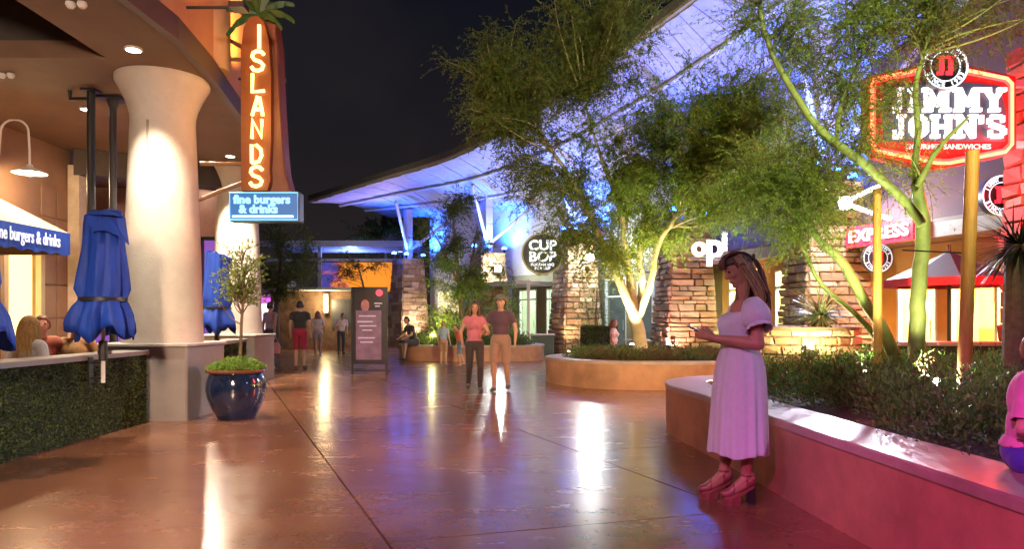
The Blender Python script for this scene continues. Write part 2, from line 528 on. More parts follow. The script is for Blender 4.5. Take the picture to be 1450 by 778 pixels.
# little unlit ceiling heads
for px, py in ((108, 3), (9, 104)):
    Y = (SOF - CAM_H) / ((HY - py) / 1000)
    p = P(px, py, Y)
    t = thing('ceiling_spotlight', 'unlit twin ceiling spotlight ' + ('near the top edge above the cream column' if px > 50 else 'in the plaster over the dining terrace'), 'ceiling light', (p.x, p.y, SOF))
    for dx in (-.06, .06):
        m = MB(); m.lathe([(.045, 0), (.05, -.03), (.03, -.06)], (dx, 0, 0), 10); m.build('lamp_head', M_WHITEP, None).parent = t
# downlights that are on
def downlight(px, py, label, energy, angle=70, tgt=None, col=(1, .8, .55), blend=.35):
    Y = (SOF - CAM_H) / ((HY - py) / 1000)
    p = P(px, py, Y)
    t = thing('downlight', label, 'downlight', (p.x, p.y, SOF), 'lit downlights in the soffit')
    m = MB(); m.lathe([(.10, 0), (.105, -.025), (.085, -.03), (.08, 0)], (0, 0, 0), 20); o = m.build('trim_ring', M_WHITEP); o.parent = t
    m = MB(); m.lathe([(.078, -.012), (.05, -.03), (.0, -.034)], (0, 0, 0), 16); o = m.build('lens', M_BULBW); o.parent = t
    light('SPOT', (p.x, p.y, SOF - .055), energy, col, tgt or (p.x, p.y, 0), t, 0.05, angle, blend)
    return t
downlight(189, 68, 'bright round downlight in front of the near column capital', 400, 72, (-4.80, 9.5, .5), (1, .84, .64), .9)
downlight(275, 141, 'bright round downlight just right of the near column capital', 420, 90)
downlight(123, 153, 'bright round downlight beside the black ceiling poles', 330, 110)
downlight(326, 220, 'added small downlight in the soffit brightening the second column', 900, 66, (-5.95, 15.0, .9), (1, .86, .66), .8)  # extra lamp added to brighten the second column
downlight(283, 262, 'small round downlight before the far column', 420, 80, (-5.9, 14.8, 2.0))
for y, x in ((5.2, -4.75), (1.2, -4.75)):
    t = thing('downlight', 'round downlight in the soffit above the near end of the hedge wall' if y > 3 else 'round downlight in the soffit nearest the photographer', 'downlight', (x, y, SOF), 'lit downlights in the soffit')
    m = MB(); m.lathe([(.10, 0), (.105, -.025), (.085, -.03), (.08, 0)], (0, 0, 0), 20); m.build('trim_ring', M_WHITEP).parent = t
    m = MB(); m.lathe([(.078, -.012), (.05, -.03), (.0, -.034)], (0, 0, 0), 16); m.build('lens', M_BULBW).parent = t
    light('SPOT', (x, y, SOF - .055), 260, (1, .66, .40), (x + .9, y + .4, 0), t, .05, 80, .6)
# warm wash lamps for the upper wall
for (x, y, e, c) in ((-3.25, 8.4, 520, (1, .40, .20)), (-3.6, 10.9, 230, (1, .38, .06)), (-3.3, 6.0, 300, (1, .38, .26))):
    t = thing('wall_washer', 'small lamp on an arm washing the tan upper wall %s' % ('in pink' if y < 8 else 'nearest the round pilaster' if y < 10 else 'behind the palm sign'), 'wall lamp', (x, y, 5.0))
    m = MB(); m.box(-.09, .09, -.09, .09, 0, .07); m.tube([(0, 0, .03), (-.62, 0, .03)], .02, 6); m.build('lamp_body', M_BLACK).parent = t
    m = MB(); m.box(-.07, .07, -.07, .07, .071, .08); m.build('lens', emat('amber_lens', (1, .6, .2), 4)).parent = t
    light('SPOT', (x, y, 5.12), e, c, (x - .62, y, 6.6), t, .06, 120, .8)

# columns
def column(x, y, label, h=4.6):
    t = thing('column', label, 'column', (0, 0, 0), 'cream columns of the restaurant')
    m = MB(); m.bbox(-.6, .6, -.6, .6, 0, .96, .02); m.build('pedestal', M_PEDESTAL, t)
    m = MB(); m.bbox(-.625, .625, -.625, .625, .962, 1.0, .008); m.build('pedestal_cap', mat('pale_cap', (.5, .46, .43), .55), t)
    m = MB(); m.lathe([(.52, 1.0), (.51, 1.1), (.48, 2.2), (.44, 3.3), (.41, 4.0), (.415, 4.10), (.445, 4.22), (.50, 4.35), (.56, 4.47), (.595, 4.53), (.60, 4.56), (.60, SOF - .001)], n=64); m.build('shaft', M_STUCCO, t, True)
    m = MB(); m.box(-.012, .012, -.432, -.38, 2.7, 3.95); m.build('seam', mat('seam_line', (.3, .25, .2), .7), t)
    return place(t, (x, y, 0))
column(-4.80, 9.72, 'fat cream column on grey pedestal beside the blue glazed pot')
column(-5.95, 15.3, 'second cream column behind the potted tree and palm sign')
column(-10.05, 22.7, 'distant cream column seen in the gap between nearer columns')
for px, py, Y, w, lab in ((129, 127, 10.1, .055, 'taller black pole rising to the ceiling left of the column'), (160, 138, 10.45, .05, 'shorter black pole with flat cap closer to the column')):
    p = P(px, py, Y)
    t = thing('support_pole', lab, 'pole', (p.x, p.y, 0), 'black ceiling poles')
    m = MB(); m.tube([(0, 0, 0), (0, 0, SOF - .03)], w, 12); m.build('pole', M_BLACK).parent = t
    m = MB()
    if py > 130: m.box(-.16, .16, -.16, .16, SOF - .04, SOF); m.lathe([(w, SOF - .17), (w * 2, SOF - .04)], n=12)
    else: m.tube([(0, 0, SOF - .13), (-.30, 0, SOF - .13), (-.30, 0, SOF - .01)], .03, 8); m.box(-.1, .1, -.1, .1, SOF - .03, SOF)
    m.build('bracket', M_BLACK).parent = t
# gooseneck lamp on the dining wall
p = P(42, 240, 11.6)
t = thing('gooseneck_lamp', 'white gooseneck wall lamp with glowing dish shade above awning', 'wall lamp', (p.x, p.y, p.z))
m = MB()
arc = [(-.55, 0, .05), (-.53, 0, .12), (-.50, 0, .3), (-.48, 0, .62)] + [(-.25 - .23 * math.cos(a), 0, .62 + .2 * math.sin(a)) for a in np.linspace(.2, math.pi - .2, 9)] + [(-.02, 0, .62), (0, 0, .3), (0, 0, .05)]
arc[0] = (p.x * 0 - 8.6 - p.x, 0, .05)
m.tube(arc, .018, 8); m.build('arm', M_WHITEP, None, True).parent = t
m = MB(); m.lathe([(.04, .08), (.06, .04), (.16, -.01), (.25, -.055), (.255, -.065), (.24, -.06), (.05, .02)], n=28); m.build('shade', M_WHITEP, None, True).parent = t
m = MB(); m.sphere((0, 0, -.04), .07); m.build('bulb', M_BULB).parent = t
light('POINT', (p.x, p.y, p.z - .16), 48, (1, .68, .35), None, t, .08)
# awning with lettering
aw = thing('awning', 'cream awning with blue valance lettered fine burgers and drinks', 'awning', (-7.9, 10.5, 2.7))
ya, yb = 8.2, 11.46
m = MB(); m.add([(-7.2, ya, 2.71), (-7.2, yb, 2.71), (-8.59, yb, 3.42), (-8.59, ya, 3.42), (-7.2, ya, 2.69), (-7.2, yb, 2.69), (-8.59, yb, 3.40), (-8.59, ya, 3.40)],
                [(0,1,2,3), (7,6,5,4), (0,4,5,1), (1,5,6,2), (2,6,7,3), (3,7,4,0)]); m.build('roof_fabric', M_CREAMFAB, aw)
m = MB(); m.add([(-7.19, yb, 2.71), (-8.59, yb, 3.42), (-8.59, yb, 2.36), (-7.19, yb, 2.36), (-7.19, yb + .015, 2.71), (-8.59, yb + .015, 3.42), (-8.59, yb + .015, 2.36), (-7.19, yb + .015, 2.36)],
                [(0,1,2,3), (7,6,5,4), (0,4,5,1), (1,5,6,2), (2,6,7,3), (3,7,4,0)]); m.build('side_panel', M_CREAMFAB, aw)
vp = [(ya + (yb - ya) * i / 48, 2.345 + .022 * math.cos(i * 1.31)) for i in range(49)] + [(yb, 2.71), (ya, 2.71)]
m = MB(); m.prism(vp, -.012, .0, 'y', M=Matrix.Translation((-7.18, 0, 0)) @ Matrix.Rotation(R(90), 4, 'Z')); m.build('valance', M_BLUEFAB, aw)
text('lettering', 'fine burgers & drinks', .27, emat('white_letter_glow', (.9, .93, 1), .35), aw, Matrix.Translation((-7.155, 10.48, 2.54)) @ Matrix.Rotation(R(90), 4, 'Z') @ Matrix.Rotation(R(90), 4, 'X'), .004, .004, squash=.62)  # lettering is given a faint glow of its own

# ------------------------------------------------------------------ hedge walls with coping
M_HEDGE = leafmat('hedge_leaf', (.04, .066, .018), (.125, .18, .058), .6, .15)
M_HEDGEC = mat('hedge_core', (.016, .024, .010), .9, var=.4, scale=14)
M_COPING = mat('grey_coping', (.25, .23, .22), .5, var=.12, scale=3, bump=.08)
def hedge_wall(a, b, label, h=.92, th=.32, n=9000):
    a, b = Vector((a[0], a[1], 0)), Vector((b[0], b[1], 0))
    t = thing('hedge_wall', label, 'hedge wall', a)
    d = b - a; L = d.length; d.normalize(); nrm = Vector((d.y, -d.x, 0))
    ang = math.atan2(d.y, d.x)
    m = MB(); m.box(0, L, 0, th, 0, h - .06); o = m.build('core', M_HEDGEC); o.parent = t
    o2 = MB().bbox(0, L, -.04, th + .04, h - .055, h, .006).build('coping', M_COPING); o2.parent = t
    c = np.stack([RNG.uniform(0, L, n), RNG.normal(.0, .006, n), RNG.uniform(.01, h - .07, n)], 1)
    dr = unit(np.stack([RNG.normal(0, .7, n), -np.abs(RNG.normal(.45, .3, n)), RNG.normal(.1, .8, n)], 1))
    v, f = leaf_arrays(c, dr, RNG.uniform(.02, .045, n), RNG.uniform(.012, .022, n))
    o3 = rawmesh('leaves', v, f, M_HEDGE); o3.parent = t
    t.rotation_euler = (0, 0, ang)
    return t
hedge_wall((-4.6, -1.5), (-4.66, 9.0), 'long dark green hedge wall with grey coping in the left foreground', n=30000)
hedge_wall((-4.75, 10.4), (-5.5, 14.6), 'short hedge wall running between the two cream columns', n=7000)
# ------------------------------------------------------------------ folded blue umbrellas
def folded_umbrella():
    t = thing('folded_umbrella', 'x', 'umbrella', (0, 0, 0), 'folded blue umbrellas')
    prof = [(.02, 2.50), (.13, 2.49), (.175, 2.46), (.185, 2.36), (.19, 2.22), (.205, 2.05), (.222, 1.9), (.236, 1.75), (.245, 1.64), (.222, 1.53), (.250, 1.45), (.285, 1.36), (.305, 1.28), (.305, 1.20)]
    n = 72; vs, fs = [], []
    for k, (r, z) in enumerate(prof):
        fold = 0.10 + .16 * k / len(prof)
        if 1.5 < z < 1.56: fold = .06
        for i in range(n):
            a = 2 * math.pi * i / n
            w = fold * (.5 * math.cos(7 * a + 1.1 * math.sin(z * 2)) + .35 * math.cos(4 * a + z * 3.1) + .3 * math.cos(13 * a - z * 2.3))
            rr = r * (1 + w)
            zz = z
            if k >= len(prof) - 3:
                zz += .075 * (k - len(prof) + 3) * (.25 - .9 * abs(math.cos(2 * a + .7)) - .3 * math.cos(7 * a)) 
            if 0 < k < 4: zz += .06 * math.cos(a - 1.2) * (1 if k > 1 else .6) + .02 * math.cos(5 * a)
            vs.append((rr * math.cos(a), rr * math.sin(a), zz))
    for k in range(len(prof) - 1):
        for i in range(n):
            j = (i + 1) % n
            fs.append((k*n+i, k*n+j, k*n+n+j, k*n+n+i))
    m = MB(); m.add(vs, fs); o = m.build('canopy', M_BLUEFAB, t, True)
    so = o.modifiers.new('thick', 'SOLIDIFY'); so.thickness = .008
    m = MB(); prev = None   # top vent flap hanging over one side
    fl = [(-.10, -.235, 2.42), (.12, -.225, 2.43), (.235, -.12, 2.42), (.27, -.10, 2.12), (.20, -.26, 2.2), (.06, -.245, 2.26), (-.06, -.25, 2.24)]
    m.add([(x, y, z) for x, y, z in fl] + [(.05, -.12, 2.505)], [(i, (i + 1) % 7, 7) for i in range(7)])
    m.build('vent_flap', M_BLUEFAB, t, True)
    m = MB(); m.lathe([(.232, 1.505), (.24, 1.51), (.24, 1.55), (.232, 1.555)], n=36, caps=False); m.build('strap', M_BLACK, t, True)
    m = MB(); m.tube([(0, 0, .62), (0, 0, 2.3)], .022, 10); m.build('pole', M_WHITEP, t)
    m = MB(); m.tube([(0, 0, .86), (0, 0, 1.08)], .045, 10); m.box(-.05, .08, -.02, .02, .93, .97); m.build('crank_hub', M_BLACK, t)
    return t
um = folded_umbrella()
um['label'] = 'folded blue umbrella strapped at mid height beside the near column'
place(um, (-4.47, 7.72, 0.0), R(20))
c = copy_tree(um); c['label'] = 'folded blue umbrella behind the small potted tree'; place(c, (-5.2, 12.45, -.02), R(140))
c = copy_tree(um); c['label'] = 'folded blue umbrella cut off by the left edge of the picture'; place(c, (-4.47, 5.74, -.02), R(250))
m = MB()
for k in range(2): m.box(-4.60, -4.46, 7.705, 7.735, .66 + k * .17, .68 + k * .17)
m.box(-4.615, -4.60, 7.68, 7.76, .62, .90)
tag(m.build('umbrella_bracket', M_BLACK), 'small black bracket clamping umbrella pole to hedge wall', 'bracket')

# ------------------------------------------------------------------ blue glazed pot with little tree
px, py_ = -3.66, 9.38
pot = thing('glazed_pot', 'big dark blue glazed pot with brown rim on the plaza', 'plant pot', (px, py_, 0))
mg = mat('dark_blue_glaze', (.012, .022, .065), .12, var=.5, scale=5, coat=1.0)
m = MB(); m.lathe([(.20, 0), (.235, .0), (.25, .03), (.31, .14), (.365, .28), (.385, .40), (.375, .50), (.35, .57), (.335, .60)], n=48); m.build('body', mg, None, True).parent = pot
m = MB(); m.lathe([(.33, .60), (.375, .615), (.385, .635), (.375, .655), (.34, .66), (.325, .64), (.325, .6)], n=48, caps=False); m.build('rim', mat('brown_glaze', (.16, .06, .035), .25, var=.3), None, True).parent = pot
m = MB(); m.lathe([(.0, .615), (.33, .61)], n=24, caps=False); m.build('soil', mat('dark_soil', (.03, .02, .014), .95, var=.4, scale=30), None).parent = pot
M_LIME = leafmat('lime_leaf', (.10, .19, .03), (.26, .40, .08), .45, .35)
n = 2600
a = RNG.uniform(0, 2*np.pi, n); rr = .36 * np.sqrt(RNG.uniform(0, 1, n))
c = np.stack([rr*np.cos(a), rr*np.sin(a), .63 + RNG.uniform(0, 1, n) * .17 * (1.1 - (rr/.4)**2)], 1)
d = unit(np.stack([np.cos(a)*rr*2.2 + RNG.normal(0, .5, n), np.sin(a)*rr*2.2 + RNG.normal(0, .5, n), RNG.uniform(-.1, 1, n)], 1))
vv, ff = leaf_arrays(c, d, RNG.uniform(.025, .05, n), RNG.uniform(.018, .03, n))
o = tag(rawmesh('bedding_plant', vv, ff, M_LIME), 'bright lime bedding plants filling the dark blue pot', 'plant'); o.location = (px, py_, 0)

M_LEAFY = leafmat('pale_green_leaf', (.11, .17, .03), (.27, .34, .09), .5, .35)
M_BARK = mat('grey_brown_bark', (.16, .11, .07), .8, var=.3, scale=20, bump=.4)
M_PALO = mat('green_palo_verde_bark', (.19, .24, .07), .6, var=.25, scale=7, bump=.25, bscale=40)
M_PALEBARK = mat('pale_tan_bark', (.36, .29, .17), .7, var=.22, scale=8, bump=.3, bscale=40)
M_FINE = leafmat('fine_olive_leaf', (.07, .12, .016), (.22, .33, .05), .55, .45)
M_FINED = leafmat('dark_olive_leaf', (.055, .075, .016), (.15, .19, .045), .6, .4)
M_FINEG = leafmat('fresh_green_leaf', (.10, .16, .02), (.28, .36, .06), .55, .5)
M_TWIG = mat('olive_twig', (.09, .08, .035), .8)

def make_tree(name, label, cat, base, stems, clusters, bark, leaf, twigs_per=14, leaves_per=16, leaf_L=(.03, .06), leaf_W=(.007, .013), group=None, droop=.25, trunk_n=10, sub=7, leafmats=None, twig_L=(.25, .75)):
    """stems: [(pts, radii)], clusters: [(centre, (rx,ry,rz), density, leaf index)]"""
    t = thing(name, label, cat, base, group)
    tm = MB()
    allp = []
    for pts, rads in stems:
        pts = [Vector(p) for p in pts]
        fine, fr = [], []
        for i in range(len(pts) - 1):
            k = max(2, int((pts[i+1] - pts[i]).length / .12))
            p0 = pts[max(i-1, 0)]; p1 = pts[i]; p2 = pts[i+1]; p3 = pts[min(i+2, len(pts)-1)]
            for q in range(k):
                s = q / k
                pp = .5 * ((2*p1) + (p2 - p0)*s + (2*p0 - 5*p1 + 4*p2 - p3)*s*s + (3*p1 - p0 - 3*p2 + p3)*s**3)
                fine.append(pp + Vector(RNG.normal(0, rads[i] * .06, 3))); fr.append(rads[i] + (rads[i+1] - rads[i]) * s)
        fine.append(pts[-1]); fr.append(rads[-1])
        tm.tube(fine, fr, trunk_n)
        allp += fine
    tm.build('trunk', bark, t, True)
    A = np.array([tuple(p) for p in allp])
    bm_ = MB(); starts = {}
    for (c, r, dens, li) in clusters:
        c = np.array(c); r = np.array(r)
        nsub = max(3, int(sub * dens))
        for k in range(nsub):
            q = RNG.normal(size=3); q = q / np.linalg.norm(q) * RNG.uniform(.2, 1.5) ** .5 * 1.08
            e = c + q * r
            dd = np.linalg.norm(A - e, axis=1) + 1.2 * np.maximum(0, A[:, 2] - e[2] + .3)
            s = A[np.argmin(dd)]
            mid = (s + e) / 2 + RNG.normal(0, .12, 3) * np.linalg.norm(e - s) + np.array([0, 0, .08 * np.linalg.norm(e - s)])
            ts = np.linspace(0, 1, 8)[:, None]
            curve = (1-ts)**2 * s + 2*(1-ts)*ts*mid + ts**2 * e
            L = np.linalg.norm(e - s)
            r0 = .008 + .006 * L
            bm_.tube([tuple(x) for x in curve], list(np.linspace(r0, .003, 8)), 5)
            for w in range(int(twigs_per)):
                u_ = RNG.uniform(.3, 1) if L > 1 else RNG.uniform(.1, 1)
                x = curve[0]*(1-u_)**2 + 2*(1-u_)*u_*mid + u_**2*e
                if np.linalg.norm((x - c) / r) < 1.55: starts.setdefault(li, []).append((x, unit((e - s)[None])[0]))
    bm_.build('branches', bark, t, True)
    mats = leafmats or [leaf]
    for li, lst in starts.items():
        S = np.array([x for x, _ in lst]); D = np.array([d for _, d in lst]); n = len(S)
        dirs = unit(D * .7 + RNG.normal(0, .75, (n, 3)))
        ln = RNG.uniform(*twig_L, n)
        seg = 4
        pts = [S]; dcur = dirs
        for k in range(seg):
            dcur = unit(dcur + np.array([0, 0, -droop]) + RNG.normal(0, .12, (n, 3)))
            pts.append(pts[-1] + dcur * (ln / seg)[:, None])
        # twig ribbons
        w = np.cross(dirs, RNG.normal(size=(n, 3))); w = unit(w) * .0028
        V = np.stack([p + s_ * w for p in pts for s_ in (-1, 1)], 1).reshape(-1, 3)
        base_i = np.arange(n)[:, None] * (2 * (seg + 1))
        F = np.concatenate([base_i + np.array([[2*k, 2*k+1, 2*k+3, 2*k+2]]) for k in range(seg)], 0)
        rawmesh('twigs', V, F, M_TWIG, t)
        cs, ds = [], []
        for k in range(leaves_per):
            u_ = RNG.uniform(.08, 1, n) * seg
            i0 = np.minimum(u_.astype(int), seg - 1); fr_ = (u_ - i0)[:, None]
            PP = np.stack(pts, 0)
            a_ = PP[i0, np.arange(n)]; b_ = PP[i0 + 1, np.arange(n)]
            cs.append(a_ * (1 - fr_) + b_ * fr_)
            ds.append(unit(unit(b_ - a_) * .6 + RNG.normal(0, .7, (n, 3))))
        cs = np.concatenate(cs); ds = np.concatenate(ds)
        v, f = leaf_arrays(cs, ds, RNG.uniform(*leaf_L, len(cs)), RNG.uniform(*leaf_W, len(cs)))
        rawmesh('crown', v, f, mats[li], t)
    return t

# small tree in the pot
T = [P(340, 503, 9.4), P(342, 460, 9.38), P(345, 420, 9.4), P(344, 395, 9.4), P(340, 360, 9.4)]
make_tree('potted_tree', 'slender little tree with pale open foliage growing from the blue pot', 'tree', (px, py_, .62),
    [(T, [.022, .020, .016, .012, .005])],
    [(P(338, 366, 9.4), (.20, .2, .22), 1.3, 0), (P(322, 405, 9.3), (.20, .2, .18), 1.1, 0), (P(358, 388, 9.45), (.22, .25, .24), 1.3, 0), (P(366, 412, 9.5), (.18, .2, .14), .8, 0), (P(342, 400, 9.4), (.2, .2, .2), .9, 0)],
    M_BARK, M_LEAFY, twigs_per=8, leaves_per=9, leaf_L=(.03, .055), leaf_W=(.016, .026), droop=.0, twig_L=(.1, .26))

# ------------------------------------------------------------------ palm shaped neon blade sign
Y = 10.0
sg = thing('blade_sign', 'tall palm tree shaped sign with glowing letters spelling islands', 'sign', P(366, 272, Y))
M_TRUNKM = mat('brown_painted_metal', (.17, .06, .03), .45, var=.2, scale=3)
def pz(pts, Y): return [(P(x, y, Y).x, P(x, y, Y).z) for x, y in pts]
m = MB(); m.prism(pz([(349, 272), (349, 60), (352, 30), (368, 22), (388, 26), (393, 60), (397, 150), (401, 215), (404, 245), (411, 272)], Y), Y + .02, Y + .28, 'y'); m.build('trunk_box', M_TRUNKM, sg)
m = MB(); m.prism(pz([(345, 272), (345, 75), (349, 42), (357, 28), (368, 26), (377, 34), (384, 60), (387, 110), (387, 200), (385, 240), (386, 258), (382, 272)], Y), Y - .10, Y + .019, 'y'); m.build('letter_panel', mat('orange_brown_enamel', (.20, .062, .014), .45, var=.2, scale=2), sg)
m = MB()
m.tube([P(388, 40, Y - .05), P(391, 60, Y), P(395, 150, Y), P(399, 215, Y), P(402, 245, Y), P(408, 268, Y)], .018, 6); m.build('edge_rib', M_TRUNKM, sg)
NEON = emat('yellow_white_neon', (1, .60, .16), 2.2)
GL = {'I': [[(.5, 0), (.5, 1)]], 'S': [[(.95, .82), (.75, .97), (.45, 1), (.15, .9), (.08, .72), (.25, .56), (.7, .45), (.92, .28), (.8, .08), (.5, 0), (.2, .04), (.03, .2)]],
      'L': [[(.15, 1), (.12, 0), (.95, .06)]], 'A': [[(.05, 0), (.5, 1), (.62, .95), (.9, 0)], [(.2, .33), (.82, .33)]],
      'N': [[(.1, 0), (.12, 1), (.85, .05), (.88, 1)]], 'D': [[(.15, 0), (.13, 1), (.5, .98), (.85, .75), (.9, .4), (.7, .08), (.15, 0)]]}
for ch, (x, y0, y1, w) in zip('ISLANDS', [(367, 68, 35, 20), (365, 100, 72, 19), (365, 130, 104, 21), (365, 164, 136, 18), (364, 196, 169, 18), (363, 231, 205, 18), (363, 264, 236, 19)]):
    m = MB()
    for st in GL[ch]:
        m.tube([P(x - w/2 + u_ * w, y0 + (y1 - y0) * v_, Y - .145) for u_, v_ in st], .026, 8)
    m.build('neon_letter', NEON, sg, True)
M_PALM = mat('dark_green_palm_metal', (.018, .095, .022), .5, var=.3, scale=12)
hub = P(366, 20, Y + .05)
for k, (dx, dy, L) in enumerate([(-50, 4, 1), (-34, 34, 1), (52, 14, 1), (38, 26, 1), (-40, -22, 1), (44, -18, 1), (0, -40, 1), (-22, -44, 1), (24, -42, 1)]):
    yo = (-.16, -.2, -.14, -.22, .1, .12, .0, .2, -.1)[k]
    m = MB(); e = Vector((dx, 0, -dy)) / 1000 * Y * 1.08
    pd = Vector((e.z, 0, -e.x)).normalized()
    sag = .10
    seg = 8; up_, lo_ = [], []
    for i in range(seg + 1):
        s = i / seg
        cpt = hub + e * s + Vector((0, yo * s, .13 * math.sin(s * 2.2) - sag * s * s))
        wd = .105 * math.sin(min(1, s * 1.25 + .12) * math.pi * .8) * (1 if i % 2 else .72) * (1 - .55 * s)
        up_.append((cpt, wd))
    vs = []
    for cpt, wd in up_:
        vs += [cpt + pd * wd + Vector((0, 0, -.03)), cpt + Vector((0, -.03, 0)), cpt - pd * wd + Vector((0, 0, -.03)), cpt + Vector((0, .02, 0))]
    fs = []
    for i in range(seg):
        for j in range(4):
            q = (j + 1) % 4
            fs.append((i*4+j, i*4+q, i*4+4+q, i*4+4+j))
    fs += [(0, 1, 2, 3), tuple(seg*4 + j for j in (3, 2, 1, 0))]
    m.add(vs, fs); m.build('palm_frond', M_PALM, sg)
for a_, b_ in ((P(346, 232, Y + .1), P(283, 232, 9.9)), (P(346, 258, Y + .1), P(279, 284, 9.85)), (P(346, 84, Y + .1), P(300, 84, 10.2)), (P(346, 68, Y + .1), P(300, 44, 10.2))):
    m = MB(); m.tube([a_, b_], .03, 8); m.build('bracket', mat('bronze_bracket', (.28, .15, .08), .5), sg)
light('POINT', P(366, 150, Y - .55), 8, (1, .55, .15), None, sg, .25)
bs = thing('hanging_sign', 'blue lightbox lettered fine burgers and drinks under the palm sign', 'sign', P(377, 315, Y))
m = MB(); x0, x1 = P(328, 0, Y).x, P(427, 0, Y).x; z0, z1 = P(0, 315, Y).z, P(0, 273, Y).z
m.bbox(x0, x1, Y - .1, Y + .12, z0, z1, .02); m.build('sign_box', mat('steel_blue_enamel', (.05, .13, .25), .4), bs)
m = MB(); m.box(x0 + .03, x1 - .03, Y - .108, Y - .102, z0 + .03, z1 - .03); m.build('lit_face', emat('blue_lit_face', (.02, .10, .28), .6), bs)
CY = emat('cyan_neon', (.22, .62, 1.0), 1.0)
m = MB(); m.tube([(x0+.02, Y-.12, z0+.02), (x1-.02, Y-.12, z0+.02), (x1-.02, Y-.12, z1-.02), (x0+.02, Y-.12, z1-.02), (x0+.02, Y-.12, z0+.02)], .010, 6); m.build('neon_border', emat('dim_cyan_neon', (.12, .4, .7), 1.0), bs)
m = MB(); m.tube([(x0+.06, Y-.125, z0+.065), (x1-.08, Y-.125, z0+.065)], .014, 6); m.build('neon_underline', emat('white_cyan_neon', (.7, .95, 1), 1.4), bs)
text('lettering', 'fine burgers', .165, CY, bs, face_cam((x0 + .47, Y - .12, z0 + .30)), .006, .006)
text('lettering', '& drinks', .16, CY, bs, face_cam((x0 + .42, Y - .12, z0 + .165)), .006, .006)

# ------------------------------------------------------------------ poster stand
Y = 17.5
ps = thing('poster_stand', 'dark freestanding poster board with a face on black metal legs', 'poster stand', P(523, 528, Y))
def rect(x0, y0, x1, y1, Y, mi=0, t=.01, mb=None):
    mb = mb or MB(); a = P(x0, y1, Y); b = P(x1, y0, Y)
    mb.box(a.x, b.x, Y - t, Y, a.z, b.z, mi); return mb
m = MB(); rect(498, 407, 549, 515, Y, mb=m, t=.06); m.build('board', mat('plum_board', (.03, .018, .03), .35), ps)
for n_, args in (('frame', (498, 407, 501, 530)), ('frame', (546, 407, 549, 530)), ('frame', (501, 407, 546, 409)), ('frame', (501, 513, 546, 516))):
    m = MB(); rect(*args, Y - .062, mb=m, t=.03); m.build(n_, M_BLACK, ps)
m = MB()
for x in (499, 547): m.box(P(x, 0, Y).x - .02, P(x, 0, Y).x + .02, Y - .05, Y + .55, 0, .03)
m.box(P(499, 0, Y).x, P(547, 0, Y).x, Y + .5, Y + .54, 0, .03); m.build('feet', M_BLACK, ps)
Yp = Y - .062  # brightness is put into the prints below as a faint glow
m = MB(); rect(504, 440, 540, 510, Yp, mb=m, t=.003); m.build('printed_panel', mat('mauve_print_glow', (.20, .11, .17), .5, var=.3, scale=5, emit=(.25, .12, .2), estr=.12), ps)
m = MB(); c_ = P(517, 433, Yp); m.sphere((c_.x, Yp, c_.z), (.105, .006, .15), 20, 10); m.build('printed_face', mat('printed_skin_glow', (.42, .17, .14), .5, var=.35, scale=9, emit=(.4, .12, .12), estr=.18), ps, True)
m = MB(); c_ = P(517, 425, Yp + .002); m.sphere((c_.x, Yp + .003, c_.z), (.15, .004, .16), 20, 10); m.build('printed_hair', mat('printed_dark_hair', (.05, .02, .018), .5), ps, True)
m = MB(); c_ = P(537, 415, Yp); m.lathe([(.085, 0), (.085, .008)], (0, 0, 0), 24, M=Matrix.Translation((c_.x, Yp, c_.z)) @ Matrix.Rotation(R(90), 4, 'X')); m.build('red_dot', emat('red_print_glow', (1, .06, .1), .8), ps)
for k, (x0_, x1_, y_) in enumerate([(508, 532, 447), (506, 528, 455), (509, 533, 461), (513, 527, 467), (507, 531, 478), (510, 528, 484), (531, 538, 433), (530, 541, 429)]):
    m = MB(); rect(x0_, y_, x1_, y_ + 1.8, Yp - .004, mb=m, t=.002); m.build('print_line', mat('pale_print_glow', (.5, .38, .45), .5, emit=(.5, .36, .45), estr=.25), ps)

# ------------------------------------------------------------------ planters
M_PLANT = mat('terracotta_plaster', (.40, .19, .115), .6, var=.34, scale=1.7, bump=.3, bscale=22)
M_CAP = mat('smooth_pale_coping', (.38, .26, .22), .36, var=.28, scale=2.1, bump=.15)
M_SOIL = mat('dark_mulch', (.03, .022, .016), .95, var=.4, scale=18, bump=.5)
def smooth_closed(pts, k=8):
    n = len(pts); out = []
    for i in range(n):
        p0, p1, p2, p3 = (Vector(pts[(i + j - 1) % n]) for j in range(4))
        for q in range(k):
            s = q / k
            out.append(.5 * ((2*p1) + (p2 - p0)*s + (2*p0 - 5*p1 + 4*p2 - p3)*s*s + (3*p1 - p0 - 3*p2 + p3)*s**3))
    return out
def inset(poly, d):
    n = len(poly); out = []
    for i in range(n):
        a, b, c_ = poly[i-1], poly[i], poly[(i+1) % n]
        t_ = (c_ - a).normalized(); out.append(b + Vector((-t_.y, t_.x)) * d)
    return out
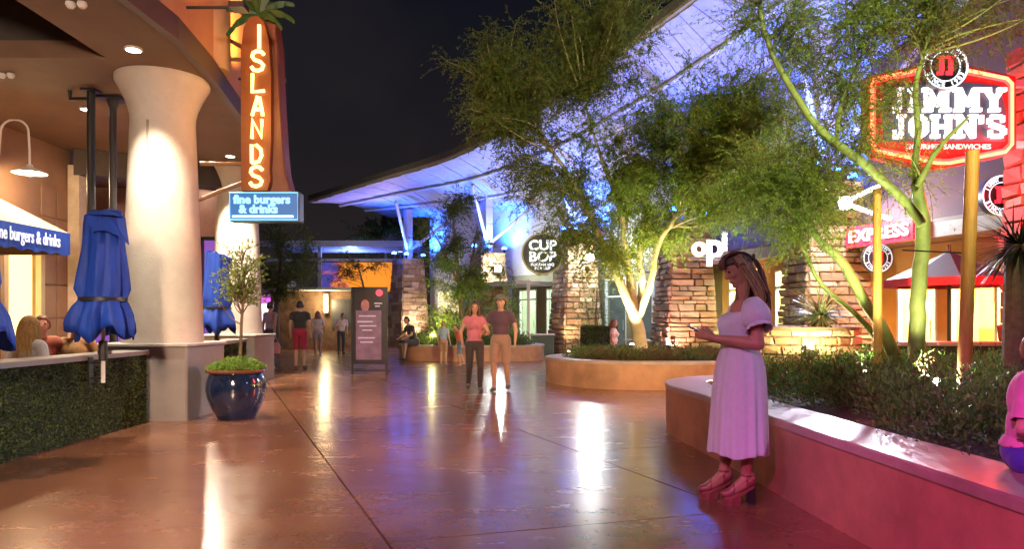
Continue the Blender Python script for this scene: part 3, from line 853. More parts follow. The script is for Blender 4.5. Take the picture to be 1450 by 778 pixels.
def planter(label, pts, h, w, soil_z, cap=True):
    t = thing('planter', label, 'planter', (pts[0][0], pts[0][1], 0))
    poly = smooth_closed(pts)
    inn = inset(poly, w)
    n = len(poly)
    def ringwall(o_, i_, z0, z1, bev):
        ob = inset(o_, bev); ib = inset(i_, -bev)
        vs = [(p.x, p.y, z0) for p in o_] + [(p.x, p.y, z1 - bev) for p in o_] + [(p.x, p.y, z1) for p in ob] + [(p.x, p.y, z1) for p in ib] + [(p.x, p.y, z1 - bev) for p in i_] + [(p.x, p.y, z0) for p in i_]
        fs = []
        for k in range(5):
            for i in range(n):
                j = (i + 1) % n
                fs.append((k*n+i, k*n+j, k*n+n+j, k*n+n+i))
        for i in range(n):
            j = (i + 1) % n; fs.append((5*n+i, 5*n+j, j, i))
        return vs, fs
    m = MB(); m.add(*ringwall(poly, inn, 0, h - .062, .002)); m.build('wall', M_PLANT, t, True)
    m = MB(); m.add(*ringwall(inset(poly, -.012), inset(inn, .012), h - .06, h, .012)); m.build('coping', M_CAP, t, True)
    m = MB(); m.prism([(p.x, p.y) for p in inset(poly, w * .5)], soil_z - .3, soil_z); m.build('soil', M_SOIL, t)
    return poly, inn
big_poly, big_in = planter('long curved seating planter at right that the woman stands beside',
    [(2.02, 4.6), (2.09, 3.4), (2.15, 2.0), (2.2, 0.3), (2.6, -.6), (4.5, -.8), (8.2, -.4), (9.4, 3.5), (9.2, 8.6), (8.0, 9.9), (5.6, 10.1), (3.6, 9.8), (2.55, 9.35), (1.95, 8.75), (1.80, 8.0), (1.88, 7.0), (1.97, 5.7)], .57, .46, .50)
mid_poly, mid_in = planter('orange curved planter around the multi stem tree in the middle ground',
    [(.72, 15.1), (.98, 14.1), (1.55, 13.35), (2.4, 13.08), (3.6, 13.05), (5.0, 13.3), (5.8, 14.2), (5.5, 15.6), (4.2, 16.4), (2.5, 16.7), (1.2, 16.2)], .53, .34, .46)
far_poly, far_in = planter('far orange planter with the dark tree where a person sits',
    [(-3.75, 23.6), (-3.3, 22.5), (-2.2, 22.05), (-.8, 22.0), (.35, 22.1), (1.0, 22.8), (.9, 24.4), (-.2, 25.9), (-1.8, 26.3), (-3.2, 25.4)], .50, .34, .44)

def inside(poly, x, y):
    n = len(poly); r = np.zeros(len(x), bool); j = n - 1
    for i in range(n):
        xi, yi, xj, yj = poly[i].x, poly[i].y, poly[j].x, poly[j].y
        cnd = ((yi > y) != (yj > y)) & (x < (xj - xi) * (y - yi) / (yj - yi + 1e-12) + xi)
        r ^= cnd; j = i
    return r
def ground_cover(label, poly, z, n_cl, per, rad, L, W, matl, box=None, hgt=.35, cat='ground cover', edge=.0):
    pl = inset(poly, edge)
    xs = np.array([p.x for p in pl]); ys = np.array([p.y for p in pl])
    b = box or (xs.min(), xs.max(), ys.min(), ys.max())
    cx, cy = RNG.uniform(b[0], b[1], n_cl * 4), RNG.uniform(b[2], b[3], n_cl * 4)
    k = inside(pl, cx, cy); cx, cy = cx[k][:n_cl], cy[k][:n_cl]; N = len(cx)
    cr = RNG.uniform(rad * .6, rad * 1.2, N); ch = RNG.uniform(.65, 1.25, N) * hgt
    d = RNG.normal(size=(N, per, 3)); d[..., 2] = np.abs(d[..., 2]) + .05
    d /= np.linalg.norm(d, axis=2, keepdims=True)
    rr = RNG.uniform(.35, 1, (N, per, 1)) ** .6
    pos = np.stack([cx, cy, np.full(N, z)], 1)[:, None, :] + d * rr * np.stack([cr, cr, ch], 1)[:, None, :]
    dr = unit((d * .8 + RNG.normal(0, .5, d.shape) + np.array([0, 0, .5])).reshape(-1, 3))
    pos = pos.reshape(-1, 3)
    v, f = leaf_arrays(pos, dr, RNG.uniform(L[0], L[1], len(pos)), RNG.uniform(W[0], W[1], len(pos)))
    o = rawmesh('ground_cover', v, f, matl)
    return tag(o, label, cat, kind='stuff')
M_GC = leafmat('rosemary_leaf', (.030, .075, .012), (.12, .24, .045), .55, .25)
M_GC2 = leafmat('reddish_leaf', (.07, .035, .022), (.16, .10, .05), .55, .25)
M_GC3 = leafmat('grassy_leaf', (.04, .07, .015), (.12, .17, .05), .5, .3)
ground_cover('dark green bushy ground cover filling the near planter', big_in, .50, 330, 300, .36, (.03, .065), (.011, .02), M_GC, (2.2, 9.4, 2.4, 9.9), .42, edge=.2)
ground_cover('reddish brown low plants scattered in the near planter', big_in, .52, 60, 120, .22, (.03, .05), (.012, .02), M_GC2, (3.0, 7, 6.8, 9.6), .44, edge=.2)
ground_cover('yellow green low mounds among the dark shrubs of the near planter', big_in, .50, 60, 260, .30, (.03, .06), (.012, .022), M_GC3, (2.5, 8, 3.0, 9.6), .46, edge=.3)
ground_cover('green low plants around the tree in the middle planter', mid_in, .46, 260, 130, .26, (.04, .075), (.012, .02), M_GC3, None, .26, edge=.1)
ground_cover('brown flowering low plants along the middle planter front', mid_in, .46, 110, 120, .22, (.03, .05), (.012, .02), M_GC2, (.8, 5, 13.2, 14.2), .30, edge=.1)
ground_cover('dark green low plants in the far planter', far_in, .44, 190, 110, .30, (.06, .10), (.02, .03), M_GC3, None, .40, edge=.1)

# spiky desert plants, each blade its own leaf
def blade_mesh(L, w, name, matl):
    m = MB(); vs = []; seg = 5
    for i in range(seg + 1):
        s = i / seg; ww = w * (1 - s) ** .7 + .001
        z = L * (s - 0.0) ; y = -.16 * L * s * s
        vs += [(-ww, y, z), (0, y + ww * .5, z), (ww, y, z)]
    fs = []
    for i in range(seg):
        for j in range(2): fs.append((i*3+j, i*3+j+1, i*3+4+j, i*3+3+j))
    m.add(vs, fs); return m.mesh(name, matl, True)
def spiky(label, loc, n, L, w, matl, trunk=0.0, spread=(5, 115), rng=RNG, cat='spiky plant'):
    t = thing('spiky_plant', label, cat, loc, None)
    me = [blade_mesh(L * q, w, 'blade', matl) for q in (.8, 1, 1.15)]
    if trunk:
        m = MB(); m.tube([(0, 0, 0), (0, 0, trunk)], [.13, .1], 10); m.build('stem', M_BARK).parent = t
    for i in range(n):
        o = bpy.data.objects.new('blade', me[i % 3]); COL.objects.link(o); o.parent = t
        th = R(spread[0] + (spread[1] - spread[0]) * math.sqrt((i + .5) / n)); az = i * 2.39996 + rng.normal(0, .15)
        o.location = (.03 * math.cos(az), .03 * math.sin(az), trunk)
        o.rotation_euler = Euler((th + rng.normal(0, .05), 0, az), 'XYZ')
    return t
M_BLADE = mat('olive_blade', (.10, .13, .06), .5, var=.3, scale=5)
M_BLADED = mat('dark_blade', (.025, .035, .022), .45, var=.3, scale=5)
spiky('spiky green desert plant on the round stone planter before the pillar', (4.66, 10.7, 1.15), 200, .60, .012, M_BLADE, .22)
spiky('dark spiky yucca reaching in at the right edge', (5.0, 7.0, .5), 190, .52, .010, M_BLADED, 1.55, (5, 135))
c_ = spiky('bright green fan of blades in the far planter', (-1.6, 23.0, .44), 110, 1.3, .022, mat('fresh_blade', (.11, .17, .04), .5, var=.3), .35, (5, 105))
spiky('low dark tuft of blades beside the tree trunks', (4.95, 8.6, .5), 70, .32, .006, M_BLADED, .0, (5, 80))
# ------------------------------------------------------------------ stone pillars with steel posts
M_ST = [mat('tan_stone', (.36, .22, .13), .8, var=.25, scale=5, bump=.5, bscale=25), mat('brown_stone', (.26, .15, .09), .8, var=.25, scale=5, bump=.5, bscale=25), mat('pale_stone', (.46, .33, .23), .8, var=.2, scale=5, bump=.5, bscale=25)]
M_MORT = mat('mortar', (.10, .065, .045), .9, var=.2, scale=10)
M_POST = mat('pale_painted_steel', (.55, .55, .6), .4, var=.08)
def stone_mesh(k, mt):
    m = MB(); rg = np.random.default_rng(50 + k)
    j = lambda s=.06: rg.uniform(-s, s)
    vs = [(-.5 + j(.02), .5, -.5 + j(.05)), (.5 + j(.02), .5, -.5 + j(.05)), (.5 + j(.02), .5, .5 + j(.05)), (-.5 + j(.02), .5, .5 + j(.05))]
    vs += [(x * .99, -.1, z * .97) for x, _, z in vs]
    vs += [(x * (.9 + j(.05)), -.5 + j(.22), z * (.80 + j(.08))) for x, _, z in vs[:4]]
    fs = [(0, 1, 2, 3), (11, 10, 9, 8)]
    for r in (0, 4):
        for i in range(4):
            q = (i + 1) % 4; fs.append((r+i, r+q, r+4+q, r+4+i))
    m.add(vs, fs); return m.mesh('stone', mt)
STONES = [stone_mesh(k, M_ST[k % 3]) for k in range(9)]
def pillar(label, x, y, rz, b=.82, tp=.56, H=4.5, course=.21, fine=True, post_to=7.5, faces=(0, 3), seedv=1, stones=None, smats=None):
    stones = stones or STONES; smats = smats or M_ST
    rg = np.random.default_rng(seedv)
    t = thing('stone_pillar', label, 'stone pillar', (0, 0, 0), 'tapered stone pillars under the canopy roof')
    hw = lambda z: b + (tp - b) * z / H
    e = .07
    m = MB(); m.add([(sx * (hw(z) - e), sy * (hw(z) - e), z) for z in (0, H - .02) for sx, sy in ((-1,-1),(1,-1),(1,1),(-1,1))], [(0,3,2,1),(4,5,6,7),(0,1,5,4),(1,2,6,5),(2,3,7,6),(3,0,4,7)])
    m.build('core', M_MORT, t)
    rest_ = MB(); count = 0
    z = 0.0
    while z < H - .05:
        ch = min(rg.uniform(.6, 1.45) * course, H - z)
        if H - z - ch < .08: ch = H - z
        zc = z + ch / 2; w = hw(zc)
        for fi in range(4):
            ang = fi * math.pi / 2      # 0 front (-y), 1 right (+x), 2 back, 3 left (-x)
            xx = -w
            while xx < w - .02:
                ln = rg.uniform(.22, .75)
                if w - (xx + ln) < .16: ln = w - xx
                loc = Vector((xx + ln / 2, -w + .035 - rg.uniform(0, .03), zc))
                if fine and fi in faces and count < 295:
                    o = bpy.data.objects.new('stone', stones[rg.integers(9)]); COL.objects.link(o); o.parent = t
                    o.location = Matrix.Rotation(ang, 4, 'Z') @ loc
                    o.rotation_euler = (0, 0, ang); o.scale = (ln - .012, .13, ch - .012); count += 1
                else:
                    M = Matrix.Rotation(ang, 4, 'Z') @ Matrix.Translation(loc)
                    mi = int(rg.integers(3))
                    rest_.box(-ln/2 + .006, ln/2 - .006, -.065 + rg.uniform(0, .02), .065, -ch/2 + .006, ch/2 - .006, mi, M)
                xx += ln
        z += ch
    o = rest_.build('stonework', smats, t); o['kind'] = 'stuff'
    m = MB(); m.box(-.17, .17, -.17, .17, H - .02, post_to); m.box(-.28, .28, -.28, .28, H, H + .05)
    for zz in np.arange(H + .5, post_to - .3, .75): m.box(-.185, .185, -.185, .185, zz, zz + .06)
    m.build('steel_post', M_POST, t)
    for sx, ex in ((-1, -1.9), (1, 1.9)):
        m = MB(); m.tube([(sx * .1, -.1, H + .5), (ex, -2.2, post_to - .05)], .075, 8); m.build('strut', M_POST, t)
    return place(t, (x, y, 0), rz)
M_NEON_RED = [mat('neon_red_stone', (.38, .085, .055), .8, var=.25, scale=5, bump=.5, bscale=25), mat('neon_dark_red_stone', (.29, .06, .045), .8, var=.25, scale=5, bump=.5, bscale=25), mat('neon_orange_stone', (.45, .13, .075), .8, var=.2, scale=5, bump=.5, bscale=25)]  # red light of the neon sign is put into this stone colour
NEON_RED_STONES = []
for k, st_ in enumerate(STONES):
    r_ = st_.copy(); r_.materials.clear(); r_.materials.append(M_NEON_RED[k % 3]); NEON_RED_STONES.append(r_)
PIL = [(-5.3, 36.0), (-1.1, 32.0), (2.5, 28.0), (5.35, 22.0), (7.3, 16.5), (8.67, 10.6)]
pillar('far stone pillar beside the poster stand', *PIL[0], R(38), fine=False, H=4.35, post_to=6.9, seedv=1)
pillar('stone pillar half hidden by the dark tree in the far planter', *PIL[1], R(30), fine=False, H=4.3, post_to=6.95, seedv=2)
pillar('stone pillar right of the round cup sign', *PIL[2], R(20), H=4.55, course=.185, post_to=7.2, seedv=3)
pillar('pink lit stone pillar just left of the woman', *PIL[3], R(8), H=4.35, course=.165, post_to=7.65, seedv=4)
pillar('stone pillar with brightly floodlit top right of the woman', *PIL[4], R(2), b=.84, H=4.45, course=.15, post_to=8.2, seedv=5)
pillar('red lit stone pillar at the right edge behind the neon sign', *PIL[5], R(0), H=5.6, b=.80, tp=.72, course=.24, post_to=8.6, seedv=6, stones=NEON_RED_STONES, smats=M_NEON_RED)
# round stone planter under the spiky plant
t = thing('round_stone_planter', 'round brown stone planter beside the woman holding the spiky plant', 'planter', (4.55, 11.05, 0))
m = MB(); m.lathe([(.74, 0), (.74, 1.14)], n=32); m.build('core', M_MORT).parent = t
rg = np.random.default_rng(9); z = 0.0
while z < 1.14:
    ch = min(rg.uniform(.12, .2), 1.16 - z); a_ = rg.uniform(0, 1)
    a_end = a_ + 2 * math.pi
    while a_ < a_end - .05:
        da = rg.uniform(.28, .6)
        if a_end - a_ - da < .2: da = a_end - a_
        am = a_ + da / 2
        if math.sin(am) < .25:
            o = bpy.data.objects.new('stone', STONES[rg.integers(9)]); COL.objects.link(o); o.parent = t
            o.location = (.735 * math.cos(am), .735 * math.sin(am), z + ch / 2); o.rotation_euler = (0, 0, am + math.pi / 2)
            o.scale = (.75 * da - .012, .12, ch - .012)
        a_ += da
    z += ch
m = MB(); m.lathe([(.78, 1.141), (.80, 1.15), (.80, 1.20), (.70, 1.21), (.0, 1.16)], n=32, caps=False); m.build('coping', M_MORT).parent = t

# ------------------------------------------------------------------ sweeping canopy roof
ROUT = [(-9.6, 33.5, 6.85), (-6, 30.3, 7.15), (-2.3, 27, 7.45), (.35, 23, 7.75), (2.2, 19.8, 8.15), (3.6, 17.3, 8.45), (4.6, 15.2, 8.75), (5.6, 11, 9.3), (6.0, 6.5, 9.8)]
RIN = [(-6.9, 39.2, 7.0), (-4.0, 37.3, 6.75), (.3, 33.3, 6.3), (3.9, 29.1, 6.45), (5.9, 25.5, 6.7), (7.0, 22.6, 6.95), (8.8, 17.0, 7.4), (10.3, 12, 7.9), (11.2, 6.5, 8.3)]
def crv(pts, n):
    pts = [Vector(p) for p in pts]; L = [0]
    for a_, b_ in zip(pts, pts[1:]): L.append(L[-1] + (b_ - a_).length)
    out = []
    for i in range(n + 1):
        s = i / n * (len(pts) - 1); k = min(int(s), len(pts) - 2); q = s - k
        p0 = pts[max(k-1, 0)]; p1 = pts[k]; p2 = pts[k+1]; p3 = pts[min(k+2, len(pts)-1)]
        out.append(.5 * ((2*p1) + (p2 - p0)*q + (2*p0 - 5*p1 + 4*p2 - p3)*q*q + (3*p1 - p0 - 3*p2 + p3)*q**3))
    return out
NR = 104
ro, ri = crv(ROUT, NR), crv(RIN, NR)
roof = thing('canopy_roof', 'sweeping curved canopy roof with blue lit plank underside', 'roof', (0, 25, 7))
M_PLANK = mat('silver_grey_planks', (.36, .33, .36), .6, var=.2, scale=3, bump=.1)
for i in range(NR):
    a0, a1, b0, b1 = ro[i], ro[i+1], ri[i], ri[i+1]
    gp = .035
    p0 = a0.lerp(a1, gp); p1 = a0.lerp(a1, 1 - gp); q0 = b0.lerp(b1, gp); q1 = b0.lerp(b1, 1 - gp)
    dz = Vector((0, 0, .05 + .012 * (i % 2)))
    zo = Vector((0, 0, -.010 * ((i * 7) % 3)))
    vs, fs = [], []
    ns = 4
    for k in range(ns + 1):
        s = k / ns; bow = Vector((0, 0, .28 * math.sin(math.pi * s)))
        a_, b_ = p0.lerp(q0, s) + bow + zo, p1.lerp(q1, s) + bow + zo
        vs += [a_, b_, b_ + dz, a_ + dz]
    for k in range(ns):
        for j in range(4):
            q = (j + 1) % 4; fs.append((k*4+j, k*4+q, k*4+4+q, k*4+4+j))
    fs += [(0, 3, 2, 1), tuple(ns*4 + j for j in range(4))]
    m = MB(); m.add(vs, fs); m.build('plank', M_PLANK, roof)
m = MB()
vs, fs = [], []
for i in range(NR + 1):
    a_, b_ = ro[i], ri[i]
    d = (a_ - b_).normalized() * .1
    for k in range(5):
        s = k / 4; bow = Vector((0, 0, .28 * math.sin(math.pi * s) + .12))
        vs.append((a_ + d).lerp(b_ - d, s) + bow)
    for k in range(5):
        s = 1 - k / 4; bow = Vector((0, 0, .28 * math.sin(math.pi * s) + .34))
        vs.append((a_ + d).lerp(b_ - d, s) + bow)
for i in range(NR):
    for j in range(10):
        q = (j + 1) % 10; fs.append((i*10+j, i*10+q, i*10+10+q, i*10+10+j))
fs += [tuple(range(9, -1, -1)), tuple(NR*10 + j for j in range(10))]
m.add(vs, fs); m.build('roof_deck', mat('dark_roof_deck', (.16, .15, .17), .7), roof)
m = MB(); m.tube([p + Vector((0, 0, .10)) for p in ro], .07, 6); m.build('edge_beam', mat('pale_edge_beam', (.45, .40, .40), .5), roof)
for s in (.35, .68):
    m = MB(); m.tube([a_.lerp(b_, s) + Vector((0, 0, .28 * math.sin(math.pi * s) - .10)) for a_, b_ in zip(ro, ri)], .075, 6); m.build('beam', M_POST, roof)

# ------------------------------------------------------------------ shop buildings behind the pillars
WL = [(-4.3, 37.1), (0.0, 33.1), (3.7, 28.9), (6.73, 22.6), (8.64, 16.95), (10.2, 11.5), (10.9, 6.0)]
M_SHOPW = mat('pale_grey_render', (.48, .46, .45), .75, var=.1, scale=2, bump=.1)
M_SHOPG = mat('olive_render', (.22, .21, .13), .75, var=.12, scale=2, bump=.1)
M_SHOPY = mat('warm_yellow_render', (.62, .42, .15), .7, var=.1, scale=2)
M_SHOPD = mat('dark_brown_panel', (.12, .065, .06), .55, var=.15, scale=2)
M_FRAMEW = mat('white_window_frame', (.70, .72, .72), .4, var=.05)
def wallseg(mb, L, z0, z1, th, openings, x0=0.0, y0=0.0):
    xs = sorted(openings); cur = x0
    for (a_, b_, c0, c1) in xs:
        if a_ > cur: mb.box(cur, a_, y0, y0 + th, z0, z1)
        if c0 > z0: mb.box(a_, b_, y0, y0 + th, z0, c0)
        if c1 < z1: mb.box(a_, b_, y0, y0 + th, c1, z1)
        cur = b_
    if cur < L: mb.box(cur, L, y0, y0 + th, z0, z1)
def shop(label, i0, i1, openings, wm, upper_m, H, canopy=None, room=(.8, .6, .25), room_e=120, room_c=(1, .8, .45), depth=3.2, zc=2.9):
    a_, b_ = Vector(WL[i0]), Vector(WL[i1]); L = (b_ - a_).length; ang = math.atan2(b_.y - a_.y, b_.x - a_.x)
    t = thing('shop_building', label, 'shop', (0, 0, 0))
    # local: x along wall from far (left) to near end; plaza is on local -y
    m = MB(); wallseg(m, L - .004, 0, 3.35, .22, openings); m.build('wall', wm).parent = t
    m = MB(); m.box(0, L - .004, -.03, .22, 3.352, H); m.build('upper_wall', upper_m).parent = t
    for (x0, x1, z0, z1) in openings:
        f = MB(); w = .06
        f.box(x0, x1, -.02, .10, z1 - w, z1); f.box(x0, x1, -.02, .10, z0, z0 + w)
        f.box(x0, x0 + w, -.02, .10, z0 + w, z1 - w); f.box(x1 - w, x1, -.02, .10, z0 + w, z1 - w)
        nm = max(1, int(round((x1 - x0) / 1.05)))
        for k in range(1, nm): f.box(x0 + (x1 - x0) * k / nm - w/2, x0 + (x1 - x0) * k / nm + w/2, -.02, .10, z0 + w, z1 - w)
        if z1 > 2.6: f.box(x0 + w, x1 - w, -.018, .098, 2.2, 2.2 + w)
        isdoor = (z0 < .1 and x1 - x0 < 2.2)
        fo = f.build('door' if isdoor else 'window', M_FRAMEW); fo.parent = t
        pm = MB()
        for k in range(nm):
            pa, pb = x0 + (x1 - x0) * k / nm, x0 + (x1 - x0) * (k + 1) / nm
            pm = MB(); pm.box(pa + w * .6, pb - w * .6, .035, .045, z0 + w * .6, z1 - w * .6); po = pm.build('pane', M_GLASS); po.parent = fo
            if isdoor:
                hm = MB(); hm.tube([(pb - .12 if k == 0 else pa + .12, -.07, .9), (pb - .12 if k == 0 else pa + .12, -.07, 1.3)], .015, 6); ho = hm.build('handle', M_STEEL); ho.parent = fo
    rm = mat('interior_%d' % i0, room, .8, var=.25, scale=1.5)
    m = MB()
    m.box(.1, L - .1, depth, depth + .1, 0, 3.3); m.box(0, .1, .23, depth + .1, 0, 3.3); m.box(L - .1, L - .004, .23, depth + .1, 0, 3.3)
    m.box(.1, L - .1, .23, depth, 3.2, 3.3)
    m.build('interior_walls', rm).parent = t
    m = MB(); m.box(.1, L - .1, .23, depth, .0, .03); m.build('interior_floor', mat('interior_floor', (.25, .17, .11), .4)).parent = t
    rg = np.random.default_rng(i0 + 3)
    m = MB(); m.box(L * .15, L * .85, depth - .9, depth - .4, .03, 1.1); m.build('counter', mat('counter_wood', (.25, .11, .05), .5)).parent = t
    for k in range(int(L / .75)):
        x = .5 + k * .75
        m = MB(); m.box(x, x + .5, depth - .03, depth - .002, 1.7 + .1 * (k % 2), 2.35); m.build('menu_board', mat(('menu_red', 'menu_dark', 'menu_white')[k % 3], ((.5, .05, .04), (.05, .05, .06), (.7, .7, .65))[k % 3], .5)).parent = t
    for k in range(max(2, int(L / 1.6))):
        x = .8 + k * 1.6
        m = MB(); m.lathe([(.02, .55), (.02, .02), (.06, 0), (.17, -.16)], (x, depth * .45, 2.55), 14, caps=False); m.build('pendant_shade', mat('orange_shade', (.7, .3, .05), .5, emit=(1, .45, .08), estr=.8)).parent = t
    lo = light('AREA', (L / 2, depth * .5, 3.15), room_e, room_c, (L / 2, depth * .5, 0), None, shape=(L * .7, depth * .5)); lo.parent = t
    m = MB()
    for k in range(max(2, int(L / 1.5))): m.box(.6 + k * 1.5, 1.2 + k * 1.5, depth * .3, depth * .3 + .3, 3.17, 3.199)
    m.build('ceiling_lamp', emat('shop_ceiling_lamp', room_c, 5)).parent = t
    return place(t, (a_.x, a_.y, 0), ang), L, ang
s0, L0, g0 = shop('distant shop behind the dark tree in the far planter', 0, 1, [(.6, 2.6, .9, 2.8), (3.4, 5.2, .9, 2.8)], M_SHOPW, M_SHOPW, 7.0, room=(.6, .55, .45), room_e=250)
s1, L1, g1 = shop('shop with white framed glass behind the round cup sign', 1, 2, [(.5, 1.7, .03, 2.7), (2.3, 4.6, .6, 2.7)], M_SHOPG, M_SHOPW, 7.0, room=(.35, .4, .3), room_e=260, room_c=(.85, 1, .8))
s2, L2, g2 = shop('olive fronted shop between the two middle stone pillars', 2, 3, [(.2, 1.7, .03, 2.95), (2.4, 6.2, .5, 2.75)], M_SHOPG, M_SHOPW, 7.2, room=(.10, .11, .10), room_e=120, room_c=(.7, .85, 1))
s3, L3, g3 = shop('yellow lit shop with white door right behind the woman', 3, 4, [(.35, 2.0, .03, 2.9), (2.5, 5.5, .5, 2.75)], M_SHOPY, M_SHOPW, 7.7, room=(.75, .72, .3), room_e=1100, room_c=(1, .95, .5))
s4, L4, g4 = shop('bright yellow sandwich shop with wide windows under a dark brown canopy', 4, 5, [(.75, 1.85, .03, 2.35), (2.15, 5.3, .45, 2.35)], M_SHOPY, M_SHOPD, 8.2, room=(.85, .62, .2), room_e=1500, room_c=(1, .74, .32))
s5, L5, g5 = shop('shop at the far right edge behind the red lit pillar', 5, 6, [(.6, 4.8, .5, 2.6)], M_SHOPY, M_SHOPD, 8.6, room=(.8, .6, .25), room_e=700)

# flat entrance canopies
def canopy(label, shop_o, ang, x0, x1, z, th, out, m_face, slope=0.0, lip=None):
    t = thing('entrance_canopy', label, 'canopy', shop_o.location.copy())
    t.rotation_euler = (0, 0, ang)
    m = MB()
    if slope:
        m.add([(x0, -out, z), (x1, -out, z), (x1, -.04, z), (x0, -.04, z), (x0, -out, z + .32), (x1, -out, z + .32), (x1, -.04, z + slope), (x0, -.04, z + slope)],
              [(0,3,2,1),(4,5,6,7),(0,1,5,4),(1,2,6,5),(2,3,7,6),(3,0,4,7)])
    else: m.box(x0, x1, -out, -.04, z, z + th)
    m.build('slab', m_face).parent = t
    m = MB(); m.box(x0 - .02, x1 + .02, -out - .04, -out - .005, z - .04, z + (lip or th)); m.build('fascia', M_FRAMEW if not slope else mat('grey_gutter', (.34, .30, .31), .5)).parent = t
    return t
cn1 = canopy('flat white edged canopy under the round cup sign', s1, g1, .2, 3.2, 2.78, .14, 2.6, M_SHOPW)
cn2 = canopy('shallow dark canopy carrying white letters left of the woman', s2, g2, 3.6, L2 - .05, 3.0, .3, 1.0, M_SHOPD)
cn3 = canopy('dark canopy with pale edge above the yellow lit door', s3, g3, .0, L3 - .1, 3.02, .3, 1.0, M_SHOPD, slope=1.9, lip=.26)
cn4 = canopy('dark brown sloping canopy above the sandwich shop windows', s4, g4, -.1, L4, 2.95, .3, 1.3, M_SHOPD, slope=2.6, lip=.24)
# support post with green utility box
p = P(748, 490, 26.0)
t = thing('canopy_post', 'slim white post holding up the flat canopy', 'post', (p.x, p.y, 0)); m = MB(); m.box(-.06, .06, -.06, .06, 0, 2.77); m.box(-.12, .12, -.12, .12, 0, .04); m.build('shaft', M_FRAMEW).parent = t
p = P(768, 490, 26.4)
t = thing('planter_box', 'green square box standing at the foot of the white post', 'box', (p.x, p.y, 0)); m = MB(); m.bbox(-.42, .42, -.3, .3, 0, .72, .02); m.build('body', mat('green_box', (.07, .13, .09), .5)).parent = t
m = MB(); m.bbox(-.45, .45, -.33, .33, .722, .78, .01); m.build('rim', M_STEEL).parent = t

# ------------------------------------------------------------------ signs on the right
p = P(768, 360, 25.6); rs = thing('round_sign', 'round dark sign with white words cup bop', 'sign', p)
Mx = Matrix.Translation(p) @ Matrix.Rotation(R(90), 4, 'X')
m = MB(); m.lathe([(.0, -.1), (.72, -.1), (.74, -.08), (.74, .08), (.72, .10), (.0, .10)], n=48, M=Mx, caps=False); m.build('disc', mat('dark_sign_disc', (.04, .05, .05), .4), rs, True)
m = MB(); m.lathe([(.735, -.06), (.76, -.06), (.76, .12), (.70, .12), (.70, .105)], n=48, M=Mx, caps=False); m.build('rim', mat('olive_yellow_rim', (.35, .33, .10), .5, emit=(.5, .5, .12), estr=.12), rs, True)
WLET = emat('white_lit_letters', (.95, 1, .98), 1.1)
for s_, z_, sz in (('CUP', .29, .50), ('BOP', -.12, .50)):
    text('lettering', s_, sz, WLET, rs, face_cam((p.x, p.y - .13, p.z + z_)), .02, .011, squash=1.05)
text('small_lettering', 'KOREAN BBQ', .135, emat('small_white_letters', (1, 1, 1), .7), rs, face_cam((p.x, p.y - .115, p.z - .395)), .008, .004)
text('small_lettering', 'IN A CUP', .135, emat('small_white_letters', (1, 1, 1), .7), rs, face_cam((p.x, p.y - .115, p.z - .53)), .008, .004)
m = MB(); m.box(p.x + .1, p.x + .2, p.y, p.y + .06, 2.9, p.z - .5); m.box(p.x - .2, p.x - .1, p.y, p.y + .06, 2.9, p.z - .5); m.build('bracket', M_STEEL, rs)
# white letters on the shallow canopy
ls = thing('letter_sign', 'white and yellow channel letters partly hidden behind stone pillar', 'sign', P(980, 348, 20.6))
for s_, x, y, sz, Y_, mm in (('c', 927, 349, 1.1, 22.8, WLET), ('o', 990, 350, .80, 20.4, emat('yellow_lit_letter', (1, .8, .35), 2.2)), ('p', 1012, 349, 1.02, 19.9, WLET), ('i', 1026, 343, .78, 19.6, WLET)):
    q = P(x, y, Y_); text('letter', s_, sz, mm, ls, face_cam(q, 0), .05, .025)
m = MB(); q0, q1 = P(978, 366, 20.6), P(1036, 366, 19.4); m.tube([q0, q1], .05, 6); m.build('rail', M_STEEL, ls)
for px_, Y_ in ((985, 20.45), (1030, 19.5)):
    m = MB(); q = P(px_, 366, Y_); m.tube([q, (q.x + .9, q.y + .3, q.z)], .04, 6); m.build('bracket', M_STEEL, ls)
